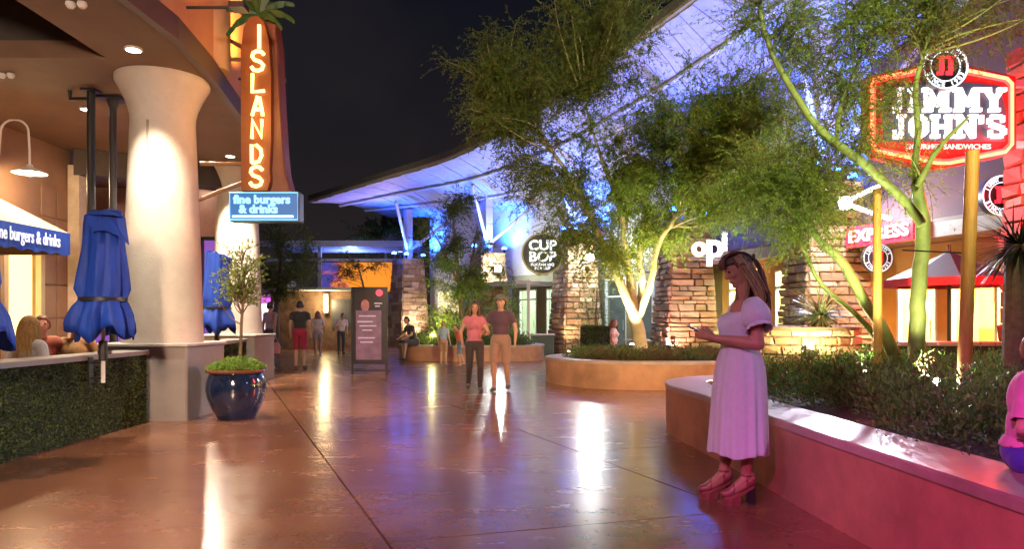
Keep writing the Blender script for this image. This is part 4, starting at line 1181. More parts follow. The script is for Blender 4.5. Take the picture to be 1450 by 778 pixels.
# red strip sign with white block letters
q0, q1 = P(1201, 338, 15.55), P(1296, 326, 13.9)
d_ = (q1 - q0); d_.z = 0; az = math.atan2(d_.y, d_.x); Ls = d_.length
es = thing('strip_sign', 'red strip sign with white block letters on the canopy edge', 'sign', q0)
Mw = Matrix.Translation(q0) @ Matrix.Rotation(az, 4, 'Z')
m = MB(); m.box(0, Ls, -.06, .06, -.21, .23, M=Mw); m.build('panel', mat('red_sign_panel', (.6, .02, .04), .4, emit=(.9, .02, .08), estr=.55), es)
text('lettering', 'EXPRESS', .36, WLET, es, Mw @ Matrix.Translation((Ls * .5, -.075, .0)) @ Matrix.Rotation(R(90), 4, 'X'), .02, .005, squash=1.16)
m = MB(); m.box(0, Ls, .061, .25, -.15, -.10, M=Mw); m.box(0, Ls, .061, .25, .10, .15, M=Mw); m.build('bracket', M_STEEL, es)
def roundel(px_, py__, Y_, r, label, glow):
    p = P(px_, py__, Y_); t = thing('round_badge', label, 'sign', p)
    Mx = Matrix.Translation(p) @ Matrix.Rotation(R(90), 4, 'X')
    m = MB(); m.lathe([(0, -.06), (r, -.06), (r, .06), (0, .06)], n=40, M=Mx, caps=False); m.build('disc', mat('dark_navy_enamel', (.018, .022, .035), .35), t, True)
    m = MB(); m.lathe([(r * .97, .061), (r * 1.0, .07), (r * .94, .075), (r * .92, .061)], n=40, M=Mx, caps=False)
    m.lathe([(r * .66, .061), (r * .67, .07), (r * .63, .07), (r * .62, .061)], n=40, M=Mx, caps=False); m.build('ring', emat('pale_blue_ring_%s' % glow, (.7, .85, 1), glow), t, True)
    ww = emat('ring_letters_%s' % glow, (.8, .9, 1), glow)
    for word, a0, a1, flip in (("JIMMY JOHN'S", 158, 22, False), ('SINCE 1983', 205, 335, True)):
        for k, ch in enumerate(word):
            a_ = R(a0 + (a1 - a0) * k / (len(word) - 1)); rr = r * .80
            if ch == ' ': continue
            M = Matrix.Translation((p.x + rr * math.cos(a_), p.y - .066, p.z + rr * math.sin(a_))) @ Matrix.Rotation(R(90), 4, 'X') @ Matrix.Rotation(a_ - R(90) + (math.pi if flip else 0), 4, 'Z')
            text('letter', ch, r * .27, ww, t, M, .004, .002)
    for k in (-1, 1):     # the two red slab initials
        m = MB(); cx_ = p.x + k * r * .2; w_ = r * .10
        m.box(cx_ - w_ + .02 * r, cx_ + w_ + .02 * r, p.y - .085, p.y - .062, p.z - r * .22, p.z + r * .34)
        m.box(cx_ - w_ * 1.7, cx_ + w_ * 1.9, p.y - .083, p.y - .062, p.z + r * .342, p.z + r * .44)
        m.box(cx_ - w_ * 1.9, cx_ + w_ * .9, p.y - .083, p.y - .062, p.z - r * .38, p.z - r * .222)
        m.build('initial', emat('red_initial_%s' % glow, (1, .03, .05), glow), t)
    return t
rb = roundel(1241, 366, 15.0, .31, 'round dark badge sign hanging below the red strip sign', .35)
m = MB(); p = P(1241, 366, 15.0); m.tube([p + Vector((0, 0, .30)), p + Vector((0, 0, .52))], .02, 6); m.tube([p + Vector((0, 0, .52)), p + Vector((.5, .3, .52))], .02, 6); m.build('bracket', M_BLACK, rb)
rb = roundel(1416, 278, 11.75, .34, 'round badge sign half hidden by the red lit pillar at the right edge', .9)
p = P(1416, 278, 11.75); m = MB(); m.tube([p + Vector((0, .02, 0)), (p.x, 11.9, p.z), (8.15, 11.3, p.z)], .03, 6); m.build('bracket', M_STEEL, rb)
# big neon shop sign
Y = 10.4
NS = thing('neon_sign', 'big red neon sign with white slab lettering high at right', 'sign', P(1335, 236, Y))
def zpoly(pts, Y): return [(P(a_, b_, Y).x, P(a_, b_, Y).z) for a_, b_ in pts]
HEX = [(1229, 107), (1300, 93), (1335, 90), (1372, 93), (1438, 108), (1439, 212), (1425, 220), (1335, 238), (1320, 238), (1243, 221), (1229, 208)]
m = MB(); m.prism(zpoly(HEX, Y), Y, Y + .22, 'y'); m.build('cabinet', mat('dark_red_cabinet', (.30, .012, .012), .4), NS)
m = MB(); m.prism(zpoly([(1246, 118), (1335, 104), (1424, 118), (1424, 205), (1335, 222), (1246, 205)], Y), Y - .012, Y - .003, 'y'); m.build('red_face', mat('red_lit_face', (.30, .012, .015), .4, emit=(1, .025, .03), estr=.15), NS)
m = MB(); m.prism(zpoly([(1252, 122), (1335, 114), (1414, 122), (1424, 160), (1422, 201), (1250, 201), (1248, 160)], Y), Y - .022, Y - .013, 'y'); m.build('dark_face', mat('charcoal_face', (.035, .035, .05), .4, emit=(.25, .22, .35), estr=.10), NS)
m = MB()
tub = [(1302, 99), (1237, 112), (1235, 120), (1235, 204), (1243, 214), (1327, 231), (1345, 231), (1424, 215), (1433, 205), (1433, 118), (1426, 111), (1368, 99)]
m.tube([P(a_, b_, Y - .06) for a_, b_ in tub], .026, 8); m.build('neon_tube', emat('red_orange_neon', (1, .15, .06), 3.2), NS, True)
m = MB(); m.tube([P(1335 + (a_ - 1335) * .965, 166 + (b_ - 166) * .93, Y - .05) for a_, b_ in tub], .015, 8); m.build('inner_neon_tube', emat('red_neon', (1, .04, .04), 2.4), NS, True)
SL = {   # slab capitals as strokes: x0,y0,x1,y1,w in a unit box
 'J': [(.62, .12, .62, 1, .26), (.35, .93, .95, .93, -.15), (.05, .06, .62, .06, -.17), (.12, .1, .12, .34, .2)],
 'I': [(.5, 0, .5, 1, .34), (.15, .92, .85, .92, -.16), (.15, .08, .85, .08, -.16)],
 'M': [(.2, 0, .2, 1, .19), (.8, 0, .8, 1, .22), (.22, .95, .5, .25, .18), (.78, .95, .5, .25, .18), (.02, .92, .3, .92, -.16), (.7, .92, .98, .92, -.16), (.04, .07, .36, .07, -.15), (.62, .07, .98, .07, -.15)],
 'Y': [(.5, 0, .5, .5, .28), (.16, .95, .5, .45, .2), (.84, .95, .5, .45, .2), (-.02, .92, .36, .92, -.16), (.64, .92, 1.02, .92, -.16), (.26, .07, .74, .07, -.15)],
 'O': [(.16, .25, .16, .75, .26), (.84, .25, .84, .75, .26), (.16, .75, .4, .94, .2), (.84, .75, .6, .94, .2), (.16, .25, .4, .06, .2), (.84, .25, .6, .06, .2), (.34, .93, .66, .93, -.15), (.34, .07, .66, .07, -.15)],
 'H': [(.2, 0, .2, 1, .24), (.8, 0, .8, 1, .24), (.2, .5, .8, .5, -.17), (.0, .92, .38, .92, -.16), (.62, .92, 1.0, .92, -.16), (.0, .08, .38, .08, -.16), (.62, .08, 1.0, .08, -.16)],
 'N': [(.2, 0, .2, 1, .2), (.82, 0, .82, 1, .2), (.2, .95, .82, .05, .22), (.0, .92, .3, .92, -.16), (.62, .92, 1.02, .92, -.16), (.0, .08, .4, .08, -.16)],
 "'": [(.5, .62, .55, .98, .5)],
 'S': [(.82, .68, .82, .95, .16), (.2, .92, .75, .92, -.17), (.14, .62, .14, .85, .24), (.15, .6, .85, .4, .24), (.86, .15, .86, .4, .24), (.25, .08, .8, .08, -.17), (.16, .05, .16, .34, .16)]}
WHN = emat('white_neon_letter', (.93, .95, 1), 1.15)
def slab_word(word, boxes, y0, y1):
    for ch, (xa, xb) in zip(word, boxes):
        m = MB(); w_ = (xb - xa) / 1000 * Y; h_ = (y1 - y0) / 1000 * Y; o_ = P(xa, y1, Y)
        for si, (ax, ay, bx_, by, w) in enumerate(SL[ch]):
            wd = abs(w) * (w_ if w > 0 else h_ ) / 2
            A_ = Vector((o_.x + ax * w_, 0, o_.z + ay * h_)); B_ = Vector((o_.x + bx_ * w_, 0, o_.z + by * h_))
            d = (B_ - A_).normalized(); n_ = Vector((-d.z, 0, d.x)) * wd
            pr = [(q.x, q.z) for q in (A_ + n_, B_ + n_, B_ - n_, A_ - n_)]
            m.prism(pr, Y - .075 - .002 * si, Y - .03, 'y')
        m.build('neon_letter', WHN, NS)
slab_word('JIMMY', [(1262, 1277), (1281, 1298), (1302, 1343), (1346, 1386), (1388, 1420)], 126, 160)
slab_word("JOHN'S", [(1261, 1281), (1284, 1312), (1315, 1346), (1349, 1380), (1381, 1391), (1394, 1421)], 164, 197)
text('small_lettering', 'GOURMET SANDWICHES', .105, emat('pink_small_letter', (1, .55, .5), .9), NS, face_cam(P(1343, 208, Y - .03)), .004, .002, squash=1.05)
br_ = roundel(1335, 96, Y - .12, .33, 'round dark badge with red initials crowning the big neon sign', 1.0)
for z_ in (118, 205):
    q = P(1438, z_, Y + .1); m = MB(); m.box(q.x - .1, 8.0, Y + .08, Y + .16, q.z - .05, q.z + .05); m.build('bracket', M_STEEL, NS)
light('AREA', P(1335, 165, Y - .25), 60, (1, .10, .08), P(1335, 165, 0), NS, shape=(2.0, 1.2), name='neon_glow')
light('POINT', (7.52, Y - .35, 3.6), 420, (1, .03, .03), None, NS, .3, name='neon_glow')

# floodlight with white braces on the pillar
p = P(1195, 288, 15.0)
fl = thing('floodlight', 'dazzling white floodlight bracketed near the top of the stone pillar', 'floodlight', p)
m = MB(); m.box(p.x - .1, p.x + .1, p.y - .02, p.y + .22, p.z - .14, p.z + .14); m.tube([p + Vector((0, .2, 0)), (7.25, 15.9, p.z)], .03, 6); m.build('housing', M_STEEL, fl)
m = MB(); m.sphere((p.x, p.y - .07, p.z), (.15, .07, .15)); m.build('lens', emat('floodlight_lens', (.97, 1, 1), 40), fl)
light('SPOT', p + Vector((-.05, -.2, .0)), 1500, (.72, .82, 1), (2.4, 5.5, .6), fl, .12, 95, .7)
light('POINT', p + Vector((-.1, -.45, .02)), 240, (.95, 1, 1), None, fl, .12)
for a_, b_ in ((P(1203, 283, 14.9), P(1246, 263, 14.6)), (P(1204, 291, 14.9), P(1262, 311, 14.5))):
    m = MB(); m.tube([a_, b_], .045, 8); m.build('glow_brace', emat('white_brace_glow', (.93, .97, 1), 3), fl)  # white steel braces, the bright light on them put in as emission

# ------------------------------------------------------------------ patio furniture behind the near planter
t = thing('market_umbrella', 'open black patio umbrella with red valance outside the sandwich shop', 'umbrella', (0, 0, 0))
n = 8; r_ = 1.0; ht = (2.0, 2.5)
Mr = Matrix.Rotation(R(22.5), 4, 'Z')
vs = [Mr @ Vector((r_ * math.cos(2*math.pi*i/n), r_ * math.sin(2*math.pi*i/n), ht[0])) for i in range(n)] + [Vector((0, 0, ht[1]))]
m = MB(); m.add(vs, [(i, (i + 1) % n, n) for i in range(n)]); o = m.build('canopy', mat('charcoal_canvas', (.012, .011, .014), .8, var=.2), t); o.modifiers.new('thick', 'SOLIDIFY').thickness = .008
for i in range(n):
    a_, b_ = vs[i], vs[(i + 1) % n]; k = 1.004
    m = MB(); m.add([(a_.x*k, a_.y*k, ht[0] + .01), (b_.x*k, b_.y*k, ht[0] + .01), (b_.x*k, b_.y*k, ht[0] - .13), (a_.x*k, a_.y*k, ht[0] - .13)], [(0, 1, 2, 3)])
    m.build('valance', mat('red_canvas', (.45, .015, .04), .7, var=.1), t)
m = MB(); m.tube([(0, 0, 0), (0, 0, 2.6)], .03, 8); m.lathe([(.28, 0), (.28, .05), (.05, .09)], n=16); m.build('pole', M_BLACK, t)
place(t, (7.55, 12.2, 0), 0)
def bistro_chair():
    t = thing('patio_chair', 'x', 'chair', (0, 0, 0), 'metal patio chairs')
    m = MB()
    for k in range(6): m.box(-.2, .2, -.19 + k * .065, -.14 + k * .065, .43, .45)
    m.build('seat', M_BLACK, t)
    m = MB()
    for k in range(5): m.box(-.2, .2, .205, .22, .55 + k * .07, .59 + k * .07)
    m.build('backrest', M_BLACK, t)
    for sx in (-1, 1):
        m = MB(); m.tube([(sx * .2, -.2, 0), (sx * .2, -.19, .44)], .014, 6); m.build('leg', M_BLACK, t)
        m = MB(); m.tube([(sx * .2, .24, 0), (sx * .2, .2, .44), (sx * .2, .23, .88)], .014, 6); m.build('leg', M_BLACK, t)
    return t
def bistro_table(label, loc):
    t = thing('patio_table', label, 'table', (0, 0, 0), None)
    m = MB(); m.lathe([(.0, .735), (.36, .735), (.37, .75), (.36, .765), (0, .765)], n=28, caps=False); m.build('top', M_STEEL, t)
    m = MB(); m.tube([(0, 0, .03), (0, 0, .735)], .03, 8); m.lathe([(.24, 0), (.24, .02), (.04, .05)], n=16); m.build('base', M_BLACK, t)
    return place(t, loc)
ch = bistro_chair(); ch['label'] = 'slatted black patio chair between the green trunks'; place(ch, (5.9, 11.4, 0), R(35))
CH = {}
for key, (x, y, rz, lab) in {'a': (7.0, 12.9, R(80), 'slatted black patio chair under the black and red umbrella'), 'b': (6.3, 13.0, R(170), 'slatted black patio chair nearest the yellow shop door'),
        'c': (2.75, 19.6, R(95), 'slatted chair holding the seated diner behind the middle planter'), 'd': (4.2, 19.4, R(-90), 'empty slatted chair facing the diner behind the middle planter'),
        'e': (-5.2, 7.52, R(0), 'slatted chair under the blonde woman behind the hedge wall'), 'f': (-6.05, 9.05, R(180), 'slatted chair under the diner in reddish brown at the terrace'), 'g': (-5.62, 9.1, R(215), 'slatted chair under the diner in patterned shirt')}.items():
    c = copy_tree(ch); c['label'] = lab; place(c, (x, y, 0), rz)
bistro_table('round steel patio table under the black and red umbrella', (6.85, 12.1, 0))
bistro_table('round steel patio table behind the middle planter', (3.45, 19.5, 0))
bistro_table('round steel patio table on the dining terrace behind the hedge', (-5.75, 8.3, 0))
t = thing('patio_wall', 'low patio wall with grey ledge behind the near planter', 'low wall', (7, 10.6, 0))
m = MB(); m.box(5.75, 7.8, 10.5, 10.7, 0, .92); m.build('wall', mat('dark_green_panel', (.03, .035, .025), .6), t)
m = MB(); m.bbox(5.7, 7.84, 10.38, 10.8, .922, .98, .01); m.build('ledge', mat('grey_ledge', (.33, .30, .29), .5, var=.1), t)
t = thing('box_hedge', 'clipped dark box hedge standing beside the middle stone pillar', 'hedge', (2.75, 21, 0))
m = MB(); m.box(2.05, 3.05, 20.6, 21.2, 0, 1.08); m.build('core', M_HEDGEC, t)
nn_ = 2600
c = np.stack([RNG.uniform(2.03, 3.07, nn_), np.where(RNG.uniform(size=nn_) < .75, 20.59, RNG.uniform(20.6, 21.2, nn_)), RNG.uniform(0, 1.09, nn_)], 1)
c[::4, 2] = 1.09
d = unit(RNG.normal(size=(nn_, 3)) + np.array([0, -.5, .3])); v, f = leaf_arrays(c, d, RNG.uniform(.04, .07, nn_), .03)
rawmesh('leaves', v, f, M_HEDGE, t)
# wooden tree stakes
for (xa, ya, xb, yb, Y_, w, lab) in ((1243, 512, 1242, 268, 8.1, .048, 'orange wooden tree stake left of the green trunk'), (1363, 518, 1377, 214, 6.7, .062, 'thick orange wooden tree stake rising in front of the neon sign')):
    a_, b_ = P(xa, ya, Y_), P(xb, yb, Y_); a_.z = .3
    t = thing('tree_stake', lab, 'wooden stake', (a_.x, a_.y, .3), 'wooden tree stakes')
    m = MB(); m.tube([a_, a_.lerp(b_, .5), b_], [w, w * .97, w * .94], 12); m.build('post', M_WOODPOST, t, True)
    m = MB(); q = a_.lerp(b_, .62); m.tube([q + Vector((0, 0, .02)), q + Vector((-.35 if Y_ < 7 else .35, .5, .1))], .008, 5); m.build('tie', M_BLACK, t)

# ------------------------------------------------------------------ far background
kb = thing('low_kiosk', 'low stone fronted kiosk with a glowing wall lamp at the far end', 'kiosk', (-8.2, 31, 0))
m = MB(); m.box(-10.6, -6.9, 31, 33, 0, 2.55); m.build('wall', mat('brown_kiosk_stone', (.17, .10, .065), .8, var=.5, scale=3, bump=.4), kb)
m = MB(); m.box(-9.9, -6.6, 29.6, 33, 2.56, 2.66); m.build('roof_slab', M_FRAMEW, kb)
m = MB(); m.box(-6.75, -6.65, 29.65, 29.75, 0, 2.56); m.build('post', M_FRAMEW, kb)
m = MB(); m.box(-7.9, -7.05, 30.96, 30.99, .9, 2.2); m.build('serving_hatch', mat('dark_hatch', (.06, .06, .07), .4), kb)
p = P(461, 430, 30.7)
wl_ = thing('wall_lamp', 'bright warm wall lamp on the low kiosk', 'wall lamp', p)
m = MB(); m.box(p.x - .09, p.x + .09, p.y + .05, p.y + .29, p.z - .42, p.z + .42); m.build('backplate', M_STEEL, wl_)
m = MB(); m.box(p.x - .07, p.x + .07, p.y - .06, p.y + .049, p.z - .35, p.z + .35); m.build('lens', emat('warm_wall_lamp', (1, .78, .4), 14), wl_)
light('POINT', p + Vector((0, -.35, 0)), 55, (1, .72, .34), None, wl_, .15)
sh = thing('kiosk_shop', 'small bright white shop front far behind the potted tree', 'shop', (-11.7, 33, 0))
m = MB(); m.box(-13.6, -10.7, 33.3, 35, 0, 3.2); m.build('wall', mat('pale_shop_wall', (.5, .45, .38), .7), sh)
m = MB(); m.box(-13, -10.9, 33.24, 33.28, .6, 2.05); m.build('lit_window', emat('white_lit_window', (1, .92, .75), 1.1), sh)
m = MB(); m.box(-13, -10.8, 33.1, 33.2, 2.14, 2.32); m.build('violet_sign_strip', emat('violet_strip', (.5, .08, .65), 1.0), sh)
m = MB(); m.box(-13.4, -10.7, 32.6, 33.2, 2.45, 2.6); m.build('awning_slab', M_FRAMEW, sh)
fr = thing('far_canopy', 'low flat blue lit canopy beyond the roof tip', 'canopy', (-8.4, 40, 0))
m = MB()
for k in range(12): m.box(-13.6 + k * .72, -13.6 + k * .72 + .69, 38.6, 43, 5.38, 5.45)
m.build('panels', M_PLANK, fr)
m = MB(); m.box(-13.7, -4.9, 38.45, 38.58, 5.3, 5.62); m.build('fascia', M_POST, fr)
for x in (-10.75, -5.2):
    m = MB(); m.box(x - .09, x + .09, 39.4, 39.6, 0, 5.37); m.build('post', M_POST, fr)
m = MB(); m.box(-13.6, -4.9, 39.2, 39.3, 4.55, 4.7); m.build('rail', M_FRAMEW, fr)
def mural():
    m = bpy.data.materials.new('sunset_mural'); m.use_nodes = True
    n, l = m.node_tree.nodes, m.node_tree.links; b = n['Principled BSDF']
    tc = n.new('ShaderNodeTexCoord'); mp = n.new('ShaderNodeMapping'); mp.inputs['Scale'].default_value = (.8, 1, 1.4); l.new(tc.outputs['Object'], mp.inputs[0])
    no = n.new('ShaderNodeTexNoise'); no.inputs['Scale'].default_value = 2.0; no.inputs['Detail'].default_value = 8; l.new(mp.outputs[0], no.inputs['Vector'])
    sx = n.new('ShaderNodeSeparateXYZ'); l.new(tc.outputs['Object'], sx.inputs[0])
    mr = n.new('ShaderNodeMapRange'); mr.inputs['From Min'].default_value = -2.2; mr.inputs['From Max'].default_value = 1.2; l.new(sx.outputs[0], mr.inputs[0])
    ad = n.new('ShaderNodeMath'); ad.operation = 'MULTIPLY_ADD'; l.new(no.outputs[0], ad.inputs[0]); ad.inputs[1].default_value = 1.0; l.new(mr.outputs[0], ad.inputs[2])
    r = n.new('ShaderNodeValToRGB'); e = r.color_ramp.elements
    e[0].position = .60; e[0].color = (.06, .05, .25, 1); e[1].position = 1.4 / 1.6; e[1].color = (.85, .27, .02, 1)
    q = e.new(.76); q.color = (.55, .12, .10, 1)
    l.new(ad.outputs[0], r.inputs[0]); l.new(r.outputs[0], b.inputs['Base Color']); l.new(r.outputs[0], b.inputs['Emission Color']); b.inputs['Emission Strength'].default_value = .5
    return m
mu = thing('lit_mural', 'orange and violet sunset mural glowing behind the poster stand', 'mural', P(515, 408, 40.2))
m = MB(); q0, q1 = P(452, 408, 40.2), P(566, 372, 40.2); m.box(q0.x - mu.location.x, q1.x - mu.location.x, -.1, 0, -.2, q1.z - mu.location.z); o = m.build('panel', mural()); o.parent = mu
m = MB(); m.box(q0.x - mu.location.x, q1.x - mu.location.x, .005, .6, -q0.z, q1.z - mu.location.z); o = m.build('wall', M_SHOPW); o.parent = mu

# bright white wall lamps by the pillars
for px_, py__, Y_, lab in ((835, 365, 27.2, 'bright white lamp glowing right of the round cup sign'), (705, 381, 30.9, 'bright white lamp glowing left of the round cup sign')):
    p = P(px_, py__, Y_); t = thing('wall_lamp', lab, 'wall lamp', p)
    m = MB(); m.box(-.12, .12, .1, .45, -.12, .12); m.build('housing', M_STEEL).parent = t
    m = MB(); m.sphere((0, 0, 0), (.17, .12, .17)); m.build('lens', emat('white_lamp_lens', (.97, 1, .92), 30)).parent = t
    light('POINT', p + Vector((0, -.4, 0)), 190, (.95, 1, .85), None, t, .15)
# ------------------------------------------------------------------ trees
def PP(lst, Y, jy=0.0): return [P(x, y, Y + (RNG.normal(0, jy) if jy else 0)) for x, y in lst]
LM = [M_FINE, M_FINED, M_FINEG, M_LEAFY]
Y = 14.5
stemsA = [(PP([(907, 500), (904, 470), (898, 444)], Y), [.17, .14, .125]),
  (PP([(898, 446), (878, 400), (855, 350), (836, 305), (800, 240), (755, 180), (712, 140)], Y - .2, .1), [.105, .09, .075, .06, .045, .03, .012]),
  (PP([(899, 444), (893, 400), (884, 350), (879, 300), (850, 220), (826, 140)], Y, .1), [.10, .085, .07, .055, .035, .012]),
  (PP([(903, 446), (909, 400), (906, 360), (912, 300), (932, 220)], Y + .2, .1), [.085, .07, .055, .04, .015]),
  (PP([(905, 448), (921, 400), (931, 350), (955, 310), (985, 260), (1022, 190)], Y - .1, .1), [.085, .07, .055, .045, .03, .012])]
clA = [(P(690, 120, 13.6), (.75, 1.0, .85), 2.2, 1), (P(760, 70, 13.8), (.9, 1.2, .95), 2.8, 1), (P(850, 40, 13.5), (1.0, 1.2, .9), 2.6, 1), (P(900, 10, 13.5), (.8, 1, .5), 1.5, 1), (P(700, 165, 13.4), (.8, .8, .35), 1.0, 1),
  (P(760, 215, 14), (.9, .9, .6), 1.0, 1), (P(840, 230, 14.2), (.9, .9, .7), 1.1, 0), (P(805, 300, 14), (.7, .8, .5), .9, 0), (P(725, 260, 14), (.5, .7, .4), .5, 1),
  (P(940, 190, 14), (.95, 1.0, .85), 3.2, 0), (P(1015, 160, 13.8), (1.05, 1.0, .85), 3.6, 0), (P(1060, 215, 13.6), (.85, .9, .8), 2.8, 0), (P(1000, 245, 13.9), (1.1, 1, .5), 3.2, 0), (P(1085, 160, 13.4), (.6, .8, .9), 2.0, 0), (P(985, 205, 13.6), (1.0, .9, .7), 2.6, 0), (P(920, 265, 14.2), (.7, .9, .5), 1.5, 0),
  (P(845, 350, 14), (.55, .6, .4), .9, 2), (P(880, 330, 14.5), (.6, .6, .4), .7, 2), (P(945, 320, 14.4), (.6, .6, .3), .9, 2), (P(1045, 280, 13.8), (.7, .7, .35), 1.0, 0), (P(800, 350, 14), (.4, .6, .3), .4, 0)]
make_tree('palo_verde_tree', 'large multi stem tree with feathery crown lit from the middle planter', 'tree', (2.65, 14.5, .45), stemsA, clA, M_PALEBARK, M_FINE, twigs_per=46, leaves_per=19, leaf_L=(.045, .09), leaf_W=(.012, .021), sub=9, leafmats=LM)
Y = 8.0
stemsB = [(PP([(1298, 530), (1299, 450), (1303, 380), (1307, 330), (1305, 295), (1298, 262)], Y), [.100, .086, .079, .076, .072, .06]),
  (PP([(1306, 318), (1285, 290), (1250, 256), (1215, 226), (1184, 202), (1157, 180), (1130, 140), (1100, 90), (1082, 40), (1070, -20)], Y - .1, .05), [.058, .052, .048, .046, .044, .042, .038, .034, .028, .02]),
  (PP([(1297, 265), (1296, 230), (1300, 190), (1297, 120), (1312, 60), (1325, -10)], Y + .1, .05), [.05, .042, .036, .03, .022, .012]),
  (PP([(1300, 264), (1320, 222), (1345, 192), (1372, 165)], Y - .15), [.038, .03, .024, .012]),
  (PP([(1184, 203), (1190, 150), (1215, 90), (1240, 30)], Y, .05), [.03, .025, .018, .01])]
clB = [(P(1150, 40, 8), (.45, .6, .35), 1.1, 0), (P(1210, 50, 8.2), (.5, .6, .4), 1.2, 0), (P(1270, 15, 8.1), (.5, .6, .28), 1.3, 1), (P(1340, 5, 8), (.5, .7, .24), 1.2, 1), (P(1415, 20, 8.2), (.5, .7, .25), 1.2, 1), (P(1225, 120, 8.1), (.4, .5, .35), .9, 0),
  (P(1090, 30, 7.9), (.4, .5, .3), .8, 0), (P(1190, 190, 8.1), (.35, .4, .25), .5, 0), (P(1240, 200, 8.2), (.25, .3, .3), .45, 2), (P(1260, 250, 8.1), (.2, .25, .2), .3, 2), (P(1170, 120, 8.2), (.35, .4, .3), .55, 0)]
make_tree('palo_verde_tree', 'near green barked tree with forking trunk in front of neon sign', 'tree', (4.6, 8.0, .5), stemsB, clB, M_PALO, M_FINE, twigs_per=30, leaves_per=18, leaf_L=(.032, .06), leaf_W=(.008, .015), sub=10, leafmats=LM)
Y = 8.4
stemsC = [(PP([(1274, 530), (1252, 470), (1226, 430), (1196, 376), (1160, 340), (1136, 306), (1106, 288), (1078, 282)], Y, .04), [.085, .075, .068, .055, .045, .035, .025, .012]),
  (PP([(1262, 530), (1240, 478), (1206, 440), (1166, 406), (1146, 372), (1132, 330), (1140, 290)], Y + .2, .04), [.05, .042, .035, .028, .022, .017, .01])]
clC = [(P(1105, 285, 8.4), (.4, .5, .25), 1.0, 0), (P(1150, 270, 8.4), (.4, .5, .3), 1.1, 0), (P(1110, 225, 8.5), (.4, .5, .35), 1.2, 0), (P(1165, 235, 8.5), (.35, .4, .25), .9, 0), (P(1070, 270, 8.5), (.3, .4, .25), .7, 0), (P(1195, 290, 8.4), (.25, .3, .2), .35, 2), (P(1140, 320, 8.4), (.3, .3, .15), .4, 0)]
make_tree('palo_verde_tree', 'leaning thin green trunked tree next to the orange stake', 'tree', (4.55, 8.4, .5), stemsC, clC, M_PALO, M_FINE, twigs_per=30, leaves_per=18, leaf_L=(.032, .06), leaf_W=(.008, .015), sub=10, leafmats=LM)
Y = 24.0
make_tree('desert_tree', 'slim dark tree rising from the far planter', 'tree', (-1.7, 24, .42),
  [(PP([(655, 478), (652, 420), (645, 350), (640, 290)], Y, .05), [.10, .085, .06, .015]), (PP([(652, 425), (668, 370), (676, 320)], Y), [.06, .045, .012]), (PP([(648, 400), (625, 350), (608, 320)], Y), [.05, .035, .012])],
  [(P(640, 310, Y), (.9, 1, .8), 1.6, 1), (P(612, 345, Y), (.8, 1, .8), 1.4, 1), (P(668, 345, Y), (.8, 1, .8), 1.5, 1), (P(640, 385, Y), (1.1, 1, .8), 1.7, 0), (P(690, 385, Y), (.7, .8, .6), .9, 0), (P(625, 425, Y), (.8, 1, .7), 1.2, 0), (P(670, 420, Y), (.9, 1, .7), 1.3, 0), (P(640, 280, Y), (.6, .8, .5), .6, 1)],
  M_BARK, M_FINED, twigs_per=22, leaves_per=16, leaf_L=(.06, .11), leaf_W=(.016, .03), sub=7, leafmats=LM)
make_tree('desert_tree', 'dark leafy tree behind the cream column and palm sign', 'tree', (-8.6, 26, 0),
  [(PP([(392, 500), (392, 440), (396, 390), (400, 350)], 26), [.12, .10, .07, .02]), (PP([(393, 430), (376, 390), (362, 360)], 26), [.07, .05, .015]), (PP([(395, 420), (415, 385), (430, 360)], 26), [.07, .05, .015])],
  [(P(372, 360, 26), (.9, 1, .8), 1.6, 1), (P(405, 350, 26), (1.0, 1, .8), 1.7, 1), (P(432, 365, 26), (.7, 1, .7), 1.2, 1), (P(390, 390, 26), (1.2, 1, .6), 1.6, 1), (P(425, 395, 26), (.7, .8, .4), .8, 1), (P(385, 325, 26), (.8, 1, .5), .7, 1)],
  M_BARK, M_FINED, twigs_per=20, leaves_per=15, leaf_L=(.07, .12), leaf_W=(.02, .035), sub=7, leafmats=LM)
make_tree('desert_tree', 'dim distant tree beneath the roof tip', 'tree', (-8.4, 46, 0),
  [(PP([(545, 490), (545, 400), (548, 340)], 46), [.25, .2, .05])],
  [(P(530, 325, 46), (1.6, 1.6, .9), 1.6, 1), (P(570, 320, 46), (1.8, 1.6, .9), 1.8, 1), (P(600, 335, 46), (1.6, 1.6, .9), 1.4, 1), (P(500, 345, 46), (1.2, 1.2, .6), .8, 1), (P(640, 335, 46), (1.8, 1.6, .9), 1.4, 1)],
  M_BARK, M_FINED, twigs_per=22, leaves_per=14, leaf_L=(.14, .24), leaf_W=(.04, .07), sub=7, leafmats=LM)
make_tree('desert_tree', 'thin dark tree silhouetted against the orange mural', 'tree', (-8.0, 38.3, 0),
  [(PP([(518, 487), (518, 430), (512, 395), (505, 372)], 38.3), [.08, .07, .05, .015])],
  [(P(505, 378, 38.3), (.9, .6, .35), .9, 1), (P(480, 372, 38.3), (.9, .6, .5), .9, 1), (P(535, 374, 38.3), (.7, .6, .25), .6, 1), (P(470, 392, 38.3), (.6, .6, .5), .7, 1)],
  M_BARK, M_FINED, twigs_per=14, leaves_per=12, leaf_L=(.08, .15), leaf_W=(.02, .04), sub=7, leafmats=LM)
